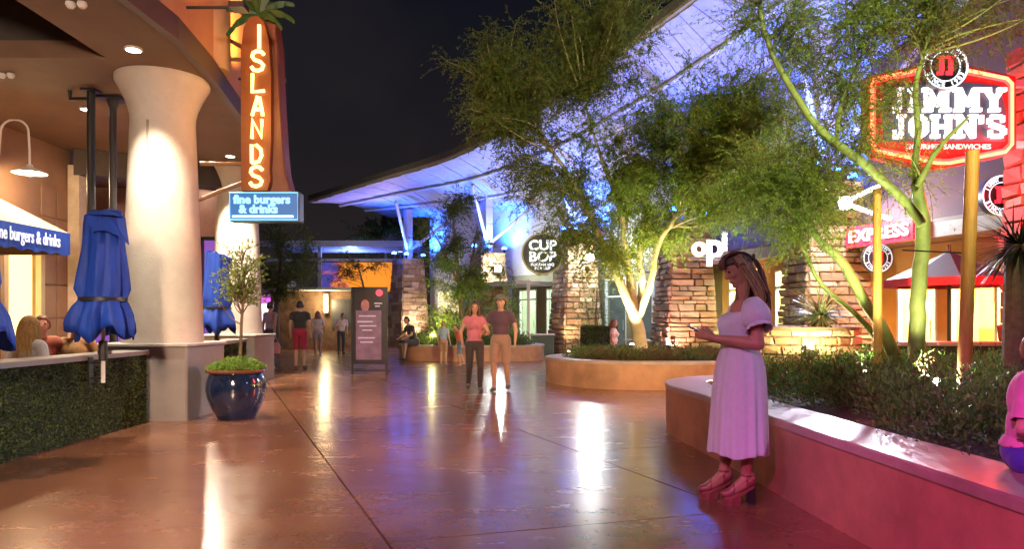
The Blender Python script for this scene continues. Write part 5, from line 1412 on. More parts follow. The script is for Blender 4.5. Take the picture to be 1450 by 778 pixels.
def shrub(label, loc, r, n, L, W, matl):
    t = thing('shrub', label, 'shrub', loc)
    d = RNG.normal(size=(n, 3)); d[:, 2] = np.abs(d[:, 2]); d = unit(d)
    pos = d * (RNG.uniform(.3, 1, (n, 1)) ** .5) * np.array(r) * (1 + .25 * np.sin(5 * d[:, :1] + 3 * d[:, 1:2]))
    v, f = leaf_arrays(pos, unit(d + RNG.normal(0, .6, (n, 3))), RNG.uniform(*L, n), RNG.uniform(*W, n))
    rawmesh('foliage', v, f, matl).parent = t
    m = MB()
    for k in range(7):
        e = Vector((RNG.normal(0, .5) * r[0], RNG.normal(0, .5) * r[1], r[2] * .8)); m.tube([(0, 0, -.02), e * .5 + Vector((0, 0, .1)), e], [.02, .014, .006], 5)
    m.build('stems', M_BARK).parent = t
    return t
shrub('dark green bush behind the children in the far planter', (-2.0, 24.6, .44), (1.1, 1.0, 1.5), 2600, (.06, .11), (.03, .05), M_FINE)
shrub('bright lit green bush beside the stone pillar behind the man with cap', (-.25, 25.0, .44), (.7, .6, 2.0), 2200, (.06, .11), (.03, .05), M_LIME)
shrub('light green leafy shrub lit against the pillar right of the cup sign', (2.95, 25.4, 0), (.8, .5, 3.3), 1500, (.05, .10), (.025, .045), M_LIME)

# ------------------------------------------------------------------ people
def blob_mesh(prims, voxel, smooth_it=4):
    bm = bmesh.new()
    for pr in prims:
        if pr['t'] == 'c':
            a, b, ra, rb = Vector(pr['a']), Vector(pr['b']), pr['ra'], pr['rb']
            nseg = 12
            d = b - a; L = d.length
            q = d.to_track_quat('Z', 'Y').to_matrix().to_4x4() if L > 1e-6 else Matrix()
            vs = []
            prof = []
            for k in range(5): th = math.pi / 2 * k / 4; prof.append((ra * math.sin(th), -ra * math.cos(th)))
            for k in range(5): th = math.pi / 2 * k / 4; prof.append((rb * math.cos(th), L + rb * math.sin(th)))
            rings = []
            M = Matrix.Translation(a) @ q
            for r, z in prof:
                rings.append([bm.verts.new(M @ Vector((max(r, 1e-4) * math.cos(2*math.pi*i/nseg), max(r, 1e-4) * math.sin(2*math.pi*i/nseg), z))) for i in range(nseg)])
            for r0, r1 in zip(rings, rings[1:]):
                for i in range(nseg): bm.faces.new((r0[i], r0[(i+1) % nseg], r1[(i+1) % nseg], r1[i]))
            bm.faces.new(list(reversed(rings[0]))); bm.faces.new(rings[-1])
        else:
            M = Matrix.Translation(pr['c']) @ (pr.get('rot') or Matrix()) @ Matrix.Diagonal(tuple(pr['r']) + (1,))
            bmesh.ops.create_uvsphere(bm, u_segments=20, v_segments=14, radius=1, matrix=M)
    me = bpy.data.meshes.new('tmp'); bm.to_mesh(me); bm.free()
    o = bpy.data.objects.new('tmp', me); COL.objects.link(o)
    rm = o.modifiers.new('r', 'REMESH'); rm.mode = 'VOXEL'; rm.voxel_size = voxel; rm.use_smooth_shade = True
    sm = o.modifiers.new('s', 'SMOOTH'); sm.factor = .5; sm.iterations = smooth_it
    dg = bpy.context.evaluated_depsgraph_get()
    out = bpy.data.meshes.new_from_object(o.evaluated_get(dg))
    bpy.data.objects.remove(o); bpy.data.meshes.remove(me)
    return out
def regions(me, prims):
    n = len(me.vertices); co = np.empty(n * 3, np.float32); me.vertices.foreach_get('co', co); co = co.reshape(-1, 3)
    nr = np.empty(n * 3, np.float32); me.vertices.foreach_get('normal', nr); nr = nr.reshape(-1, 3)
    best = np.full(n, 1e9); lab = np.zeros(n, int); par = np.zeros(n)
    for i, pr in enumerate(prims):
        if pr['t'] == 'c':
            a, b = np.array(pr['a']), np.array(pr['b']); d = b - a
            s = np.clip(((co - a) @ d) / max(d @ d, 1e-9), 0, 1)
            dist = np.linalg.norm(co - (a + s[:, None] * d), axis=1) - (pr['ra'] + (pr['rb'] - pr['ra']) * s)
        else:
            Mi = np.array((Matrix.Translation(pr['c']) @ (pr.get('rot') or Matrix()) @ Matrix.Diagonal(tuple(pr['r']) + (1,))).inverted())
            q = co @ Mi[:3, :3].T + Mi[:3, 3]; L = np.linalg.norm(q, axis=1)
            dist = (L - 1) * min(pr['r']); s = np.zeros(n)
        k = dist < best; best[k] = dist[k]; lab[k] = i; par[k] = s[k]
    names = np.array([pr['n'] for pr in prims])[lab]
    return co, nr, names, par
def shell(name, me, mask, off, matl, parent, co, nr, thick=.006):
    nf = len(me.polygons); vid = {}; fs = []
    for p in me.polygons:
        vv = list(p.vertices)
        if all(mask[i] for i in vv): fs.append([vid.setdefault(i, len(vid)) for i in vv])
    if not fs: return None
    idx = np.array(list(vid.keys())); o_ = off[idx][:, None] if hasattr(off, '__len__') else off
    v = co[idx] + nr[idx] * o_
    m2 = bpy.data.meshes.new(name); m2.from_pydata([tuple(x) for x in v], [], fs); m2.materials.append(matl)
    m2.polygons.foreach_set('use_smooth', [True] * len(fs)); m2.update()
    o = bpy.data.objects.new(name, m2); COL.objects.link(o); o.parent = parent
    if thick: s = o.modifiers.new('thick', 'SOLIDIFY'); s.thickness = thick; s.offset = -1
    return o
def skinmat(name, c): return mat(name, c, .5, var=.1, scale=14, spec=.4)
def clothmat(name, c, var=.12): return mat(name, c, .8, var=var, scale=10, bump=.25, bscale=45, sheen=.2)
def hairmat(name, c): return mat(name, c, .45, var=.45, scale=14, bump=.4, bscale=60, aniso=(5, 5, .8))
def C(n, a, b, ra, rb): return dict(t='c', n=n, a=tuple(a), b=tuple(b), ra=ra, rb=rb)
def E(n, c, r, rot=None): return dict(t='e', n=n, c=tuple(c), r=tuple(r), rot=rot)
def hand(side, w, d, s, curl=.35, n='hand'):
    """palm and five fingers leaving wrist w along d"""
    w, d = Vector(w), Vector(d).normalized(); out = []
    a = Vector((side, 0, 0)); a = (a - d * a.dot(d)).normalized() if abs(a.dot(d)) < .95 else Vector((0, -1, 0))
    nrm = d.cross(a).normalized()
    a = Vector((0, -1, 0)) - d * d.dot(Vector((0, -1, 0))); a = a.normalized() if a.length > .1 else Vector((side, 0, 0))
    inw = a.cross(d).normalized()
    if inw.x * side > 0: inw = -inw
    kn = w + d * .085 * s
    out += [C(n, w + d * .01 + a * .012, kn + a * .022 * s, .022 * s, .020 * s), C(n, w + d * .01 - a * .012, kn - a * .022 * s, .020 * s, .018 * s)]
    for k, L in enumerate((.065, .075, .07, .055)):
        b0 = kn + a * (.03 - .02 * k) * s
        m1 = b0 + (d + inw * curl * .6).normalized() * L * .55 * s
        e = m1 + (d + inw * curl * 2).normalized() * L * .5 * s
        out += [C(n, b0, m1, .0095 * s, .0085 * s), C(n, m1, e, .0085 * s, .007 * s)]
    t0 = w + d * .03 + a * .025 * s; t1 = t0 + (d * .6 + a * .8).normalized() * .04 * s; t2 = t1 + (d + a * .2 + inw * .2).normalized() * .03 * s
    out += [C(n, t0, t1, .012 * s, .010 * s), C(n, t1, t2, .010 * s, .008 * s)]
    return out
HC = {}
def person(label, loc, rz, H=1.75, skin=(.5, .28, .2), hair=(.05, .03, .02), top=(.2, .2, .2), bottom=(.05, .05, .06), shoes=(.05, .05, .05), sleeve=.55, pants=1.0,
           seat=None, arms=None, legs=None, longhair=0.0, slim=1.0, lean=0.0, cap=None, top_low=.98, loose=.014, voxel=.017, group='people strolling and dining', female=False, foot_z=0.0):
    s = H / 1.75
    t = thing('person', label, 'person', (0, 0, 0), group)
    dz = 0.0
    if seat is not None: dz = seat + .095 * s - .92 * s
    def U(x, y, z): return (x * s, (y - lean * max(0, z - .95)) * s, z * s + dz)
    sw = (.165 if female else .185) * slim
    pr = [E('head', U(0, -.005, 1.635), (.073*s, .094*s, .112*s)), C('head', U(0, -.035, 1.572), U(0, -.055, 1.562), .052*s, .04*s), C('head', U(0, -.09, 1.645), U(0, -.112, 1.612), .012*s, .015*s),
          C('head', U(.074, .0, 1.64), U(.078, .008, 1.61), .014*s, .01*s), C('head', U(-.074, .0, 1.64), U(-.078, .008, 1.61), .014*s, .01*s),
          C('neck', U(0, .018, 1.44), U(0, .0, 1.56), .056*s, .050*s),
          C('torso', U(-sw * .82, .01, 1.415), U(sw * .82, .01, 1.415), .062*s, .062*s),
          E('torso', U(0, .005, 1.30), (.165*s*slim, .108*s, .175*s)), E('torso', U(0, .0, 1.12), (.145*s*slim, .100*s, .17*s)), E('pelvis', U(0, .012, .95), (.168*s*slim, .118*s, .125*s))]
    if female: pr += [E('torso', U(.065, -.085, 1.29), (.06*s, .055*s, .06*s)), E('torso', U(-.065, -.085, 1.29), (.06*s, .055*s, .06*s))]
    arms = arms or [((.25, .03, 1.15), (.26, -.06, .91)), ((.25, .03, 1.15), (.26, -.06, .91))]
    for sd, (el, wr) in zip((1, -1), arms):
        sh = U(sd * sw, .01, 1.405); e = U(sd * el[0], el[1], el[2]); w = U(sd * wr[0], wr[1], wr[2])
        pr += [C('upper_arm', sh, e, .051*s, .040*s), C('forearm', e, w, .040*s, .026*s)]
        pr += hand(sd, w, Vector(w) - Vector(e), s)
    if seat is not None:
        legs = legs or [((.11, -.42, .0), (.12, -.40, -.42)), ((.11, -.42, .0), (.12, -.44, -.42))]
        LJ = []
        for sd, (k, a) in zip((1, -1), legs):
            hip = Vector((sd * .095 * s, 0, seat + .085 * s)); kn = Vector((sd * k[0] * s, k[1] * s, seat + .085 * s + k[2] * s)); an = Vector((sd * a[0] * s, a[1] * s, max(seat + .085 * s + a[2] * s, foot_z + .08)))
            LJ.append((hip, kn, an))
    else:
        legs = legs or [((.10, -.015, .50), (.105, .02, .085)), ((.10, -.015, .50), (.105, .02, .085))]
        LJ = [(Vector(U(sd * .092, .01, .92)), Vector((sd * k[0] * s, k[1] * s, k[2] * s)), Vector((sd * a[0] * s, a[1] * s, a[2] * s))) for sd, (k, a) in zip((1, -1), legs)]
    for sd, (hip, kn, an) in zip((1, -1), LJ):
        pr += [C('thigh', hip, kn, .086*s, .058*s), C('shin', kn, kn.lerp(an, .35) + Vector((0, .012*s, 0)), .054*s, .056*s), C('shin', kn.lerp(an, .35) + Vector((0, .012*s, 0)), an, .055*s, .038*s),
               C('foot', an + Vector((0, .02*s, -.035*s)), an + Vector((sd*.02*s, -.15*s, -.05*s)), .040*s, .032*s)]
    me = blob_mesh(pr, voxel * max(s, .7))
    co, nr, nm, par = regions(me, pr)
    me.materials.append(skinmat('skin_%d' % (int(skin[0]*100)), skin))
    me.polygons.foreach_set('use_smooth', [True] * len(me.polygons))
    b = bpy.data.objects.new('body', me); COL.objects.link(b); b.parent = t
    for sd in (1, -1):
        em = MB(); em.sphere(U(sd * .030, -.090, 1.650), .011 * s, 8, 6); em.build('eye', mat('dark_eye', (.05, .03, .025), .15), None, True).parent = b
    em = MB(); em.sphere(U(0, -.094, 1.578), (.020 * s, .008 * s, .006 * s), 8, 6); em.build('lips', mat('rose_lips', (.42, .10, .10), .4), None, True).parent = b
    hc = np.array(U(0, -.005, 1.635))
    rel = (co - hc) / s
    z0 = top_low * s + dz
    tm = ((nm == 'torso') | ((nm == 'pelvis') & (co[:, 2] > z0)) | ((nm == 'upper_arm') & (par < sleeve)) | ((nm == 'neck') & (co[:, 2] < 1.475 * s + dz)))
    shell('shirt', me, tm, loose * s, clothmat('cloth_%02d%02d%02d' % tuple(int(c * 99) for c in top), top), t, co, nr)
    bmk = ((nm == 'pelvis') | ((nm == 'torso') & (co[:, 2] < 1.06 * s + dz)) | (nm == 'thigh') & (par < min(1.01, pants * 2)) | ((nm == 'shin') & (pants > .99)) )
    if pants > .5 and pants < .99: bmk |= (nm == 'thigh')
    shell('trousers' if pants > .99 else 'shorts', me, bmk, (.012 if pants > .99 else .02) * s, clothmat('cloth_%02d%02d%02d' % tuple(int(c * 99) for c in bottom), bottom), t, co, nr)
    for sd in (1, -1):
        shell('shoe', me, (nm == 'foot') & (co[:, 0] * sd > 0), .009 * s, clothmat('cloth_%02d%02d%02d' % tuple(int(c * 99) for c in shoes), shoes), t, co, nr, .008)
    hm = (nm == 'head') & ((rel[:, 2] > .062 + .25 * rel[:, 1] * 0) & (rel[:, 1] > -.088) | ((rel[:, 1] > .0) & (rel[:, 2] > -.06)) | ((rel[:, 1] > -.06) & (rel[:, 2] > .03)))
    hmat = hairmat('hair_%02d%02d%02d' % tuple(int(c * 99) for c in hair), hair)
    ho = shell('hair', me, hm, .018 * s, hmat, t, co, nr, .016)
    if longhair and ho:
        m = MB(); rg = np.random.default_rng(3)
        for k in range(46):
            a_ = R(-30 + 240 * k / 45); x0 = .088 * math.cos(a_) * s; y0 = (.09 * math.sin(a_)) * s
            if y0 < -.02 * s and longhair < .2: continue
            ln = longhair * rg.uniform(.8, 1.08) * s
            top_ = Vector((hc[0] + x0 * .8, hc[1] + y0 * .9, hc[2] + .06 * s))
            m.tube([top_, Vector((hc[0] + x0 * 1.12, hc[1] + y0 * 1.15, hc[2] - .03 * s)), Vector((hc[0] + x0 * 1.25 + rg.normal(0, .008), hc[1] + y0 * 1.2 + .02, hc[2] - .05 * s - ln * .55)), Vector((hc[0] + x0 * 1.2 + rg.normal(0, .02), hc[1] + y0 * 1.15 + .035, hc[2] - .05 * s - ln))],
                   [.015 * s, .019 * s, .017 * s, .004 * s], 6)
        lo = m.build('long_strands', hmat, None, True); lo.parent = ho
    if cap:
        m = MB(); m.lathe([(.104*s, .05*s), (.105*s, .08*s), (.085*s, .125*s), (.045*s, .145*s), (.0, .148*s)], tuple(hc), 20, caps=False)
        m.prism([(hc[0] + .075*s*math.cos(a_), hc[1] - .07*s - .10*s*math.sin(a_)) for a_ in np.linspace(0, math.pi, 10)], hc[2] + .05*s, hc[2] + .062*s)
        m.build('cap', clothmat('cap_cloth', cap), None, True).parent = t
    return place(t, loc, rz)
pp = lambda px_, Y_: ((px_ - CX) / FPX * Y_, Y_, 0)
walkA = [((.10, -.16, .50), (.10, -.06, .09)), ((.10, .02, .50), (.105, .22, .14))]
walkB = [((.10, .0, .50), (.10, .16, .12)), ((.10, -.15, .50), (.10, -.08, .09))]
person('woman in pink top and dark trousers walking beside the man with cap', pp(672, 12.75), R(8), 1.63, (.45, .24, .19), (.10, .04, .03), (.50, .14, .22), (.045, .03, .035), (.05, .04, .04), .35, 1.0, legs=walkA, longhair=.22, female=True, slim=.95,
       arms=[((.27, -.02, 1.14), (.20, -.22, 1.12)), ((.27, .02, 1.16), (.24, -.14, .95))])
person('man in dark maroon t shirt and cap walking beside the pink topped woman', pp(709, 12.85), R(-12), 1.74, (.46, .24, .18), (.03, .02, .02), (.075, .03, .065), (.30, .16, .13), (.06, .05, .05), .6, .5, legs=walkB, cap=(.10, .09, .10),
       arms=[((.27, .05, 1.15), (.28, -.06, .92)), ((.28, .0, 1.15), (.30, -.22, 1.05))])
person('man in grey sleeveless shirt and dark shorts walking with pink bag', pp(383, 18.6), R(150), 1.78, (.48, .28, .2), (.02, .015, .015), (.34, .29, .25), (.05, .055, .06), (.35, .3, .28), .12, .48, legs=walkA, arms=[((.25, .02, 1.15), (.27, .0, .9)), ((.25, .08, 1.16), (.26, .10, .9))])
person('man seen from behind in black t shirt and red shorts', pp(425, 18.8), R(186), 1.80, (.48, .27, .19), (.03, .02, .015), (.022, .025, .027), (.30, .012, .05), (.06, .05, .05), .6, .5, slim=1.08)
person('blurry distant person in long white shirt near the glowing wall lamp', pp(450, 26.0), R(200), 1.62, (.45, .28, .22), (.25, .10, .08), (.58, .45, .44), (.4, .32, .3), (.3, .2, .2), .9, .3, legs=walkB, top_low=.8, longhair=.15, female=True)
person('distant person in white shirt and dark trousers leaning at the kiosk', pp(483, 27.0), R(30), 1.55, (.45, .25, .2), (.04, .03, .03), (.62, .45, .46), (.04, .05, .045), (.04, .04, .04), .8, 1.0, lean=.35)
person('child in light blue shirt by the far planter', pp(628, 20.3), R(160), 1.25, (.55, .33, .24), (.32, .18, .08), (.32, .40, .58), (.40, .20, .14), (.3, .2, .18), .5, .45)
person('child in orange red shirt crouching forward by the far planter', pp(652, 19.8), R(-60), 1.18, (.5, .26, .18), (.09, .04, .02), (.55, .09, .05), (.10, .16, .24), (.3, .2, .15), .6, .5, lean=.3, legs=walkA)
person('person in dark clothes sitting on the far planter edge', (-3.05, 22.18, 0), R(-50), 1.7, (.45, .25, .17), (.03, .02, .02), (.018, .02, .028), (.05, .045, .05), (.04, .035, .035), .7, .55, seat=.50, lean=.45,
       arms=[((.26, -.2, 1.17), (.16, -.46, 1.06)), ((.26, -.2, 1.17), (.16, -.46, 1.06))], legs=[((.12, -.42, .02), (.12, -.48, -.45)), ((.12, -.42, .02), (.12, -.34, -.45))])
person('diner in pink and white top sitting behind the middle planter', (2.82, 19.55, 0), R(75), 1.65, (.5, .3, .24), (.20, .07, .04), (.68, .42, .50), (.10, .06, .14), (.04, .04, .04), .5, 1.0, seat=.46, longhair=.2, female=True)
person('blonde woman in pale grey top seated with her back behind the hedge wall', (-5.2, 7.6, 0), R(172), 1.68, (.55, .33, .25), (.50, .31, .12), (.42, .42, .46), (.08, .08, .12), (.05, .05, .05), .7, 1.0, seat=.46, longhair=.30, female=True, voxel=.012)
person('diner in reddish brown shirt leaning over the terrace table', (-6.0, 9.0, 0), R(35), 1.7, (.42, .2, .14), (.16, .06, .03), (.36, .10, .06), (.06, .05, .06), (.05, .05, .05), .8, 1.0, seat=.46, lean=.5)
person('diner in patterned orange shirt facing out behind the folded umbrella', (-5.58, 9.05, 0), R(15), 1.66, (.5, .28, .2), (.12, .05, .03), (.55, .30, .12), (.06, .05, .06), (.05, .05, .05), .6, 1.0, seat=.46, lean=.1)
# pink bag hanging from the man's hand
p = P(390, 492, 18.35)
t = thing('carrier_bag', 'small pale pink bag hanging from the walking man hand', 'bag', p)
m = MB(); m.add([(-.1, -.05, -.17), (.1, -.05, -.17), (.1, .05, -.17), (-.1, .05, -.17), (-.12, -.06, .0), (.12, -.06, .0), (.12, .06, .0), (-.12, .06, .0), (-.08, -.02, .12), (.08, -.02, .12), (.08, .02, .12), (-.08, .02, .12)],
  [(0,3,2,1)] + [(r+i, r+(i+1) % 4, r+4+(i+1) % 4, r+4+i) for r in (0, 4) for i in range(4)] + [(8, 9, 10, 11)]); m.build('body', clothmat('pink_bag', (.62, .36, .34)), None, True).parent = t
m = MB(); m.tube([(-.06, 0, .11), (-.04, 0, .24), (.04, 0, .24), (.06, 0, .11)], .008, 5); m.build('handle', clothmat('pink_bag', (.62, .36, .34))).parent = t
person('child in pink t shirt and blue shorts sitting on the near planter edge at right', (2.52, 3.46, 0), R(52), 1.28, (.55, .30, .22), (.22, .10, .05), (.60, .26, .42), (.05, .05, .36), (.3, .2, .2), .86, .62, seat=.57, lean=.10, voxel=.010, group=None, slim=.86, loose=.034,
       arms=[((.27, .0, 1.14), (.22, -.25, 1.05)), ((.29, .03, 1.14), (.24, -.22, 1.04))], legs=[((.11, -.40, .0), (.12, -.42, -.40)), ((.11, -.40, .0), (.12, -.36, -.40))])

# ---- the woman with the phone (local: +x is the way she faces, +y her left side towards the camera)
W = thing('person', 'woman in white puff sleeve midi dress and pink platform heels reading her phone', 'person', (0, 0, 0))
Xf = lambda px_: -((px_ - 725) * .00507 - 1.60)
Zf = lambda py__: CAM_H - (py__ - HY) * .00507
hc = Vector((-.025, 0, 1.672))
HR = Matrix.Rotation(R(24), 4, 'Y')
def HP(x, y, z): return tuple(hc + HR.to_3x3() @ Vector((x, y, z)))
pr = [E('head', HP(0, 0, .01), (.092, .073, .105), HR), E('head', HP(.012, 0, -.055), (.070, .058, .072), HR), C('head', HP(.055, 0, -.100), HP(.068, 0, -.098), .026, .020),
      C('head', HP(.088, 0, .012), HP(.106, 0, -.022), .008, .012), C('head', HP(.103, 0, -.026), HP(.106, 0, -.030), .010, .009), C('head', HP(.086, .010, -.030), HP(.086, -.010, -.030), .010, .010),
      C('head', HP(.082, .014, -.058), HP(.082, -.014, -.058), .0105, .0105), C('head', HP(.080, .012, -.070), HP(.080, -.012, -.070), .0105, .0105),
      C('head', HP(.078, .04, .030), HP(.086, .012, .034), .010, .010), C('head', HP(.078, -.04, .030), HP(.086, -.012, .034), .010, .010), E('head', HP(.055, .034, -.022), (.03, .024, .024), HR), E('head', HP(.055, -.034, -.022), (.03, .024, .024), HR),
      C('head', HP(-.005, .072, .01), HP(-.012, .076, -.03), .014, .009), C('head', HP(-.005, -.072, .01), HP(-.012, -.076, -.03), .014, .009),
      C('neck', (-.085, 0, 1.44), (-.045, 0, 1.60), .050, .046),
      C('torso', (-.085, -.125, 1.415), (-.085, .125, 1.415), .050, .050), E('torso', (-.055, 0, 1.31), (.098, .134, .15)), E('torso', (.008, .06, 1.292), (.070, .056, .06)), E('torso', (.008, -.06, 1.292), (.070, .056, .06)),
      E('torso', (-.045, 0, 1.16), (.095, .112, .14)), E('pelvis', (-.055, 0, .99), (.118, .140, .14)),
      ]
for sd in (1, -1):
    sh = Vector((-.085, sd * .158, 1.40)); el = Vector((-.095, sd * .205, 1.140)); wr = Vector((.165, sd * .085, 1.178))
    pr += [C('upper_arm', sh, el, .050, .044), C('forearm', el, el.lerp(wr, .3), .044, .045), C('forearm', el.lerp(wr, .3), wr, .045, .026)]
    d = (Vector((.29, sd * .045, 1.225)) - wr).normalized()
    kn = wr + d * .080; ac = Vector((0, 0, 1)) - d * d.z; ac.normalize(); inn = Vector((0, -sd, 0))
    pr += [C('hand', wr, kn + ac * .018, .024, .020), C('hand', wr, kn - ac * .018, .022, .018), C('hand', wr + d * .03, kn, .024, .020)]
    for k, L in enumerate((.072, .080, .075, .058)):
        b0 = kn + ac * (.027 - .019 * k); m1 = b0 + (d * .75 + inn * .35 - ac * .06).normalized() * L * .5; e = m1 + (d * .45 + inn * .85 + ac * .10).normalized() * L * .52
        pr += [C('hand', b0, m1, .0092, .0085), C('hand', m1, e, .0085, .007)]
    t0 = wr + d * .03 + ac * .022; t1 = t0 + (d * .75 + ac * .55).normalized() * .045; t2 = t1 + (d * .8 + ac * .2 + inn * .5).normalized() * .034
    pr += [C('hand', t0, t1, .0125, .0105), C('hand', t1, t2, .0105, .008)]
FT = []
for sd, hx, kx, ax, fy in ((1, -.05, -.03, -.060, .060), (-1, -.05, .02, .055, -.095)):
    hip = Vector((hx, sd * .09, .95)); kn = Vector((kx, sd * .085, .55)); an = Vector((ax, fy, .185))
    toe = an + Vector((.155, 0, -.115)); ball = an + Vector((.115, 0, -.108))
    pr += [C('thigh', hip, kn, .080, .056), C('shin', kn, kn.lerp(an, .35) + Vector((-.02, 0, 0)), .054, .054), C('shin', kn.lerp(an, .35) + Vector((-.02, 0, 0)), an, .053, .034),
           C('foot', an + Vector((-.03, 0, -.02)), ball, .034, .032), C('foot', ball, toe, .033, .024), C('foot', an, ball, .034, .03), C('foot', an + Vector((-.035, 0, -.015)), an + Vector((-.03, 0, .02)), .03, .03)]
    FT.append((an, ball, toe))
me = blob_mesh(pr, .0062, 3)
co, nr, nm, par = regions(me, pr)
me.materials.append(skinmat('woman_skin', (.42, .20, .14))); me.polygons.foreach_set('use_smooth', [True] * len(me.polygons))
b = bpy.data.objects.new('body', me); COL.objects.link(b); b.parent = W
M_DRESS = mat('white_lavender_cotton', (.60, .59, .72), .8, var=.05, scale=30, bump=.25, bscale=140, sheen=.3)
rows = [(1.405, 1044, 1080, .150, 0), (1.37, 1030, 1081, .160, 0), (1.335, 1019, 1080, .165, 0), (1.295, 1014, 1079, .163, .004), (1.25, 1015, 1077, .150, .006), (1.20, 1018, 1075, .140, .008), (1.150, 1021, 1073, .137, .008),
        (1.135, 1021, 1073, .138, .010), (1.10, 1019, 1076, .150, .014), (1.02, 1014, 1082, .178, .018), (.92, 1011, 1084, .198, .022), (.78, 1008, 1085, .215, .028), (.62, 1006, 1085, .232, .034), (.48, 1004, 1085.5, .245, .040), (.375, 1002, 1086, .255, .044), (.355, 1002, 1086, .256, .045)]
n = 96; vs, fs = [], []
for z, xa, xb, hw, pl in rows:
    cx_ = (Xf(xa) + Xf(xb)) / 2; a_ = abs(Xf(xa) - Xf(xb)) / 2 * (.90 if 1.05 < z < 1.22 else .95); hw *= .92
    for i in range(n):
        th = 2 * math.pi * i / n
        w = 1 + pl * (1.0 * math.sin(11 * th + 1.3 * math.sin(z * 3)) + .8 * math.sin(17 * th + 2 + z))
        zz = z + (.012 * math.sin(4 * th) if z < .4 else 0) - (.055 * max(0, math.cos(th)) if z > 1.38 else 0)
        vs.append((cx_ + a_ * math.cos(th) * w, hw * math.sin(th) * w, zz))
for k in range(len(rows) - 1):
    for i in range(n):
        j = (i + 1) % n; fs.append((k*n+i, k*n+j, k*n+n+j, k*n+n+i))
m = MB(); m.add(vs, fs); dr = m.build('dress', M_DRESS, None, True); dr.parent = W
dr.modifiers.new('thick', 'SOLIDIFY').thickness = .006; dr.modifiers.new('sub', 'SUBSURF').render_levels = 1
for sd in (1, -1):
    m = MB(); ax0 = Vector((-.085, sd * .118, 1.425)); ax1 = Vector((-.10, sd * .205, 1.262)); d = (ax1 - ax0).normalized()
    q = d.to_track_quat('Z', 'Y').to_matrix().to_4x4(); M = Matrix.Translation(ax0) @ q; L = (ax1 - ax0).length
    m.lathe([(.058, -.02), (.084, .03), (.098, .08), (.100, .125), (.086, .165), (.072, L - .012), (.086, L + .006), (.092, L + .022)], n=40, M=M, caps=False, wav=lambda t_, z: .045 * math.sin(12 * t_ + 4 * z) * (.3 + abs(z) * 6))
    o = m.build('puff_sleeve', M_DRESS, None, True); o.parent = dr; o.modifiers.new('thick', 'SOLIDIFY').thickness = .005
M_HAIR = hairmat('auburn_hair', (.075, .032, .020))
M_HAIRL = mat('light_brown_hair', (.30, .16, .075), .45, var=.4, scale=14, bump=.4, bscale=60, aniso=(5, 5, .8), island=.45)
rel = (co - np.array(hc)) @ np.array(HR.to_3x3())     # into head frame
hm = (nm == 'head') & ((rel[:, 2] > .050) & (rel[:, 0] > .03) | (rel[:, 0] <= .03) & (rel[:, 2] > .012) | (rel[:, 0] < -.012) & (rel[:, 2] > -.075))
hair = shell('hair', me, hm, np.full(len(co), .022), M_HAIR, W, co, nr, .02)
rg = np.random.default_rng(11)
m = MB()
def strand(p0, p1, p2, p3, r):
    p0, p1, p2, p3 = map(Vector, (p0, p1, p2, p3)); pts = []
    for k in range(9):
        s = k / 8; pts.append(p0*(1-s)**3 + p1*3*s*(1-s)**2 + p2*3*s*s*(1-s) + p3*s**3)
    m.tube(pts, [r * (.5 + .5 * math.sin(math.pi * min(1, .25 + k / 10))) * (1 if k < 8 else .3) for k in range(9)], 5)
for k in range(90):          # hair falling down the back
    a_ = R(rg.uniform(75, 285)); y0 = .085 * math.sin(a_); x0 = .095 * math.cos(a_)
    st = HP(x0 * .75, y0 * .8, .085 + rg.normal(0, .01)); e = Vector((-.155 + .035 * math.cos(a_) + rg.normal(0, .014), y0 * 1.05 + rg.normal(0, .015), 1.415 + rg.normal(0, .04)))
    strand(st, HP(x0 * 1.30, y0 * 1.28, .0), (e.x - .005, y0 * 1.2, 1.52), e, .011)
for sd in (1, -1):           # front locks over the shoulder
    for k in range(20):
        st = HP(.005 - .003 * k, sd * .055, .085); e = Vector((-.01 + rg.normal(0, .018) , sd * (.085 + rg.normal(0, .014)), 1.285 + rg.normal(0, .03)))
        strand(st, HP(-.012 - .003 * k, sd * .100, .02), (-.085 + rg.normal(0, .012), sd * .105, 1.47), e, .0085)
o = m.build('back_strands', M_HAIRL, None, True); o.parent = hair
m = MB()
for k in range(44):          # fringe
    y0 = -.062 + .124 * k / 43
    strand(HP(.030, y0 * .7, .118), HP(.085, y0 * .95, .115), HP(.112, y0 * 1.02, .075), HP(.100, y0 * 1.08, .040 + rg.normal(0, .004)), .0075)
for k in range(40):          # crown swept back to the half ponytail
    y0 = -.075 + .15 * k / 39
    strand(HP(.06, y0 * .8, .115), HP(.0, y0 * 1.15, .142), HP(-.09, y0 * 1.0, .10), HP(-.118, y0 * .25, .035), .009)
for k in range(34):
    strand(HP(-.112, rg.normal(0, .012), .035), HP(-.165, rg.normal(0, .02), .03), (-.235 + rg.normal(0, .018), rg.normal(0, .03), 1.56), (-.205 + rg.normal(0, .025), rg.normal(0, .04), 1.395 + rg.normal(0, .04)), .0085)
o = m.build('hair_strands', mat('dark_auburn_strands', (.075, .032, .020), .42, var=.4, scale=14, bump=.4, bscale=60, aniso=(5, 5, .8), island=.4), None, True); o.parent = hair
m = MB(); m.lathe([(.026, -.008), (.03, 0), (.026, .008)], n=16, M=Matrix.Translation(HP(-.128, 0, .035)) @ Matrix.Rotation(R(70), 4, 'Y')); m.build('hair_tie', M_BLACK, None).parent = hair
for sd in (1, -1):
    m = MB(); m.sphere(HP(.0745, sd * .031, .010), .0125, 12, 8); m.build('eye', mat('dark_eye', (.05, .03, .025), .15), None, True).parent = b
    m = MB(); m.tube([HP(.083, sd * .018, .040), HP(.085, sd * .030, .044), HP(.074, sd * .048, .038)], .0035, 5); m.build('eyebrow', M_HAIR, None).parent = b
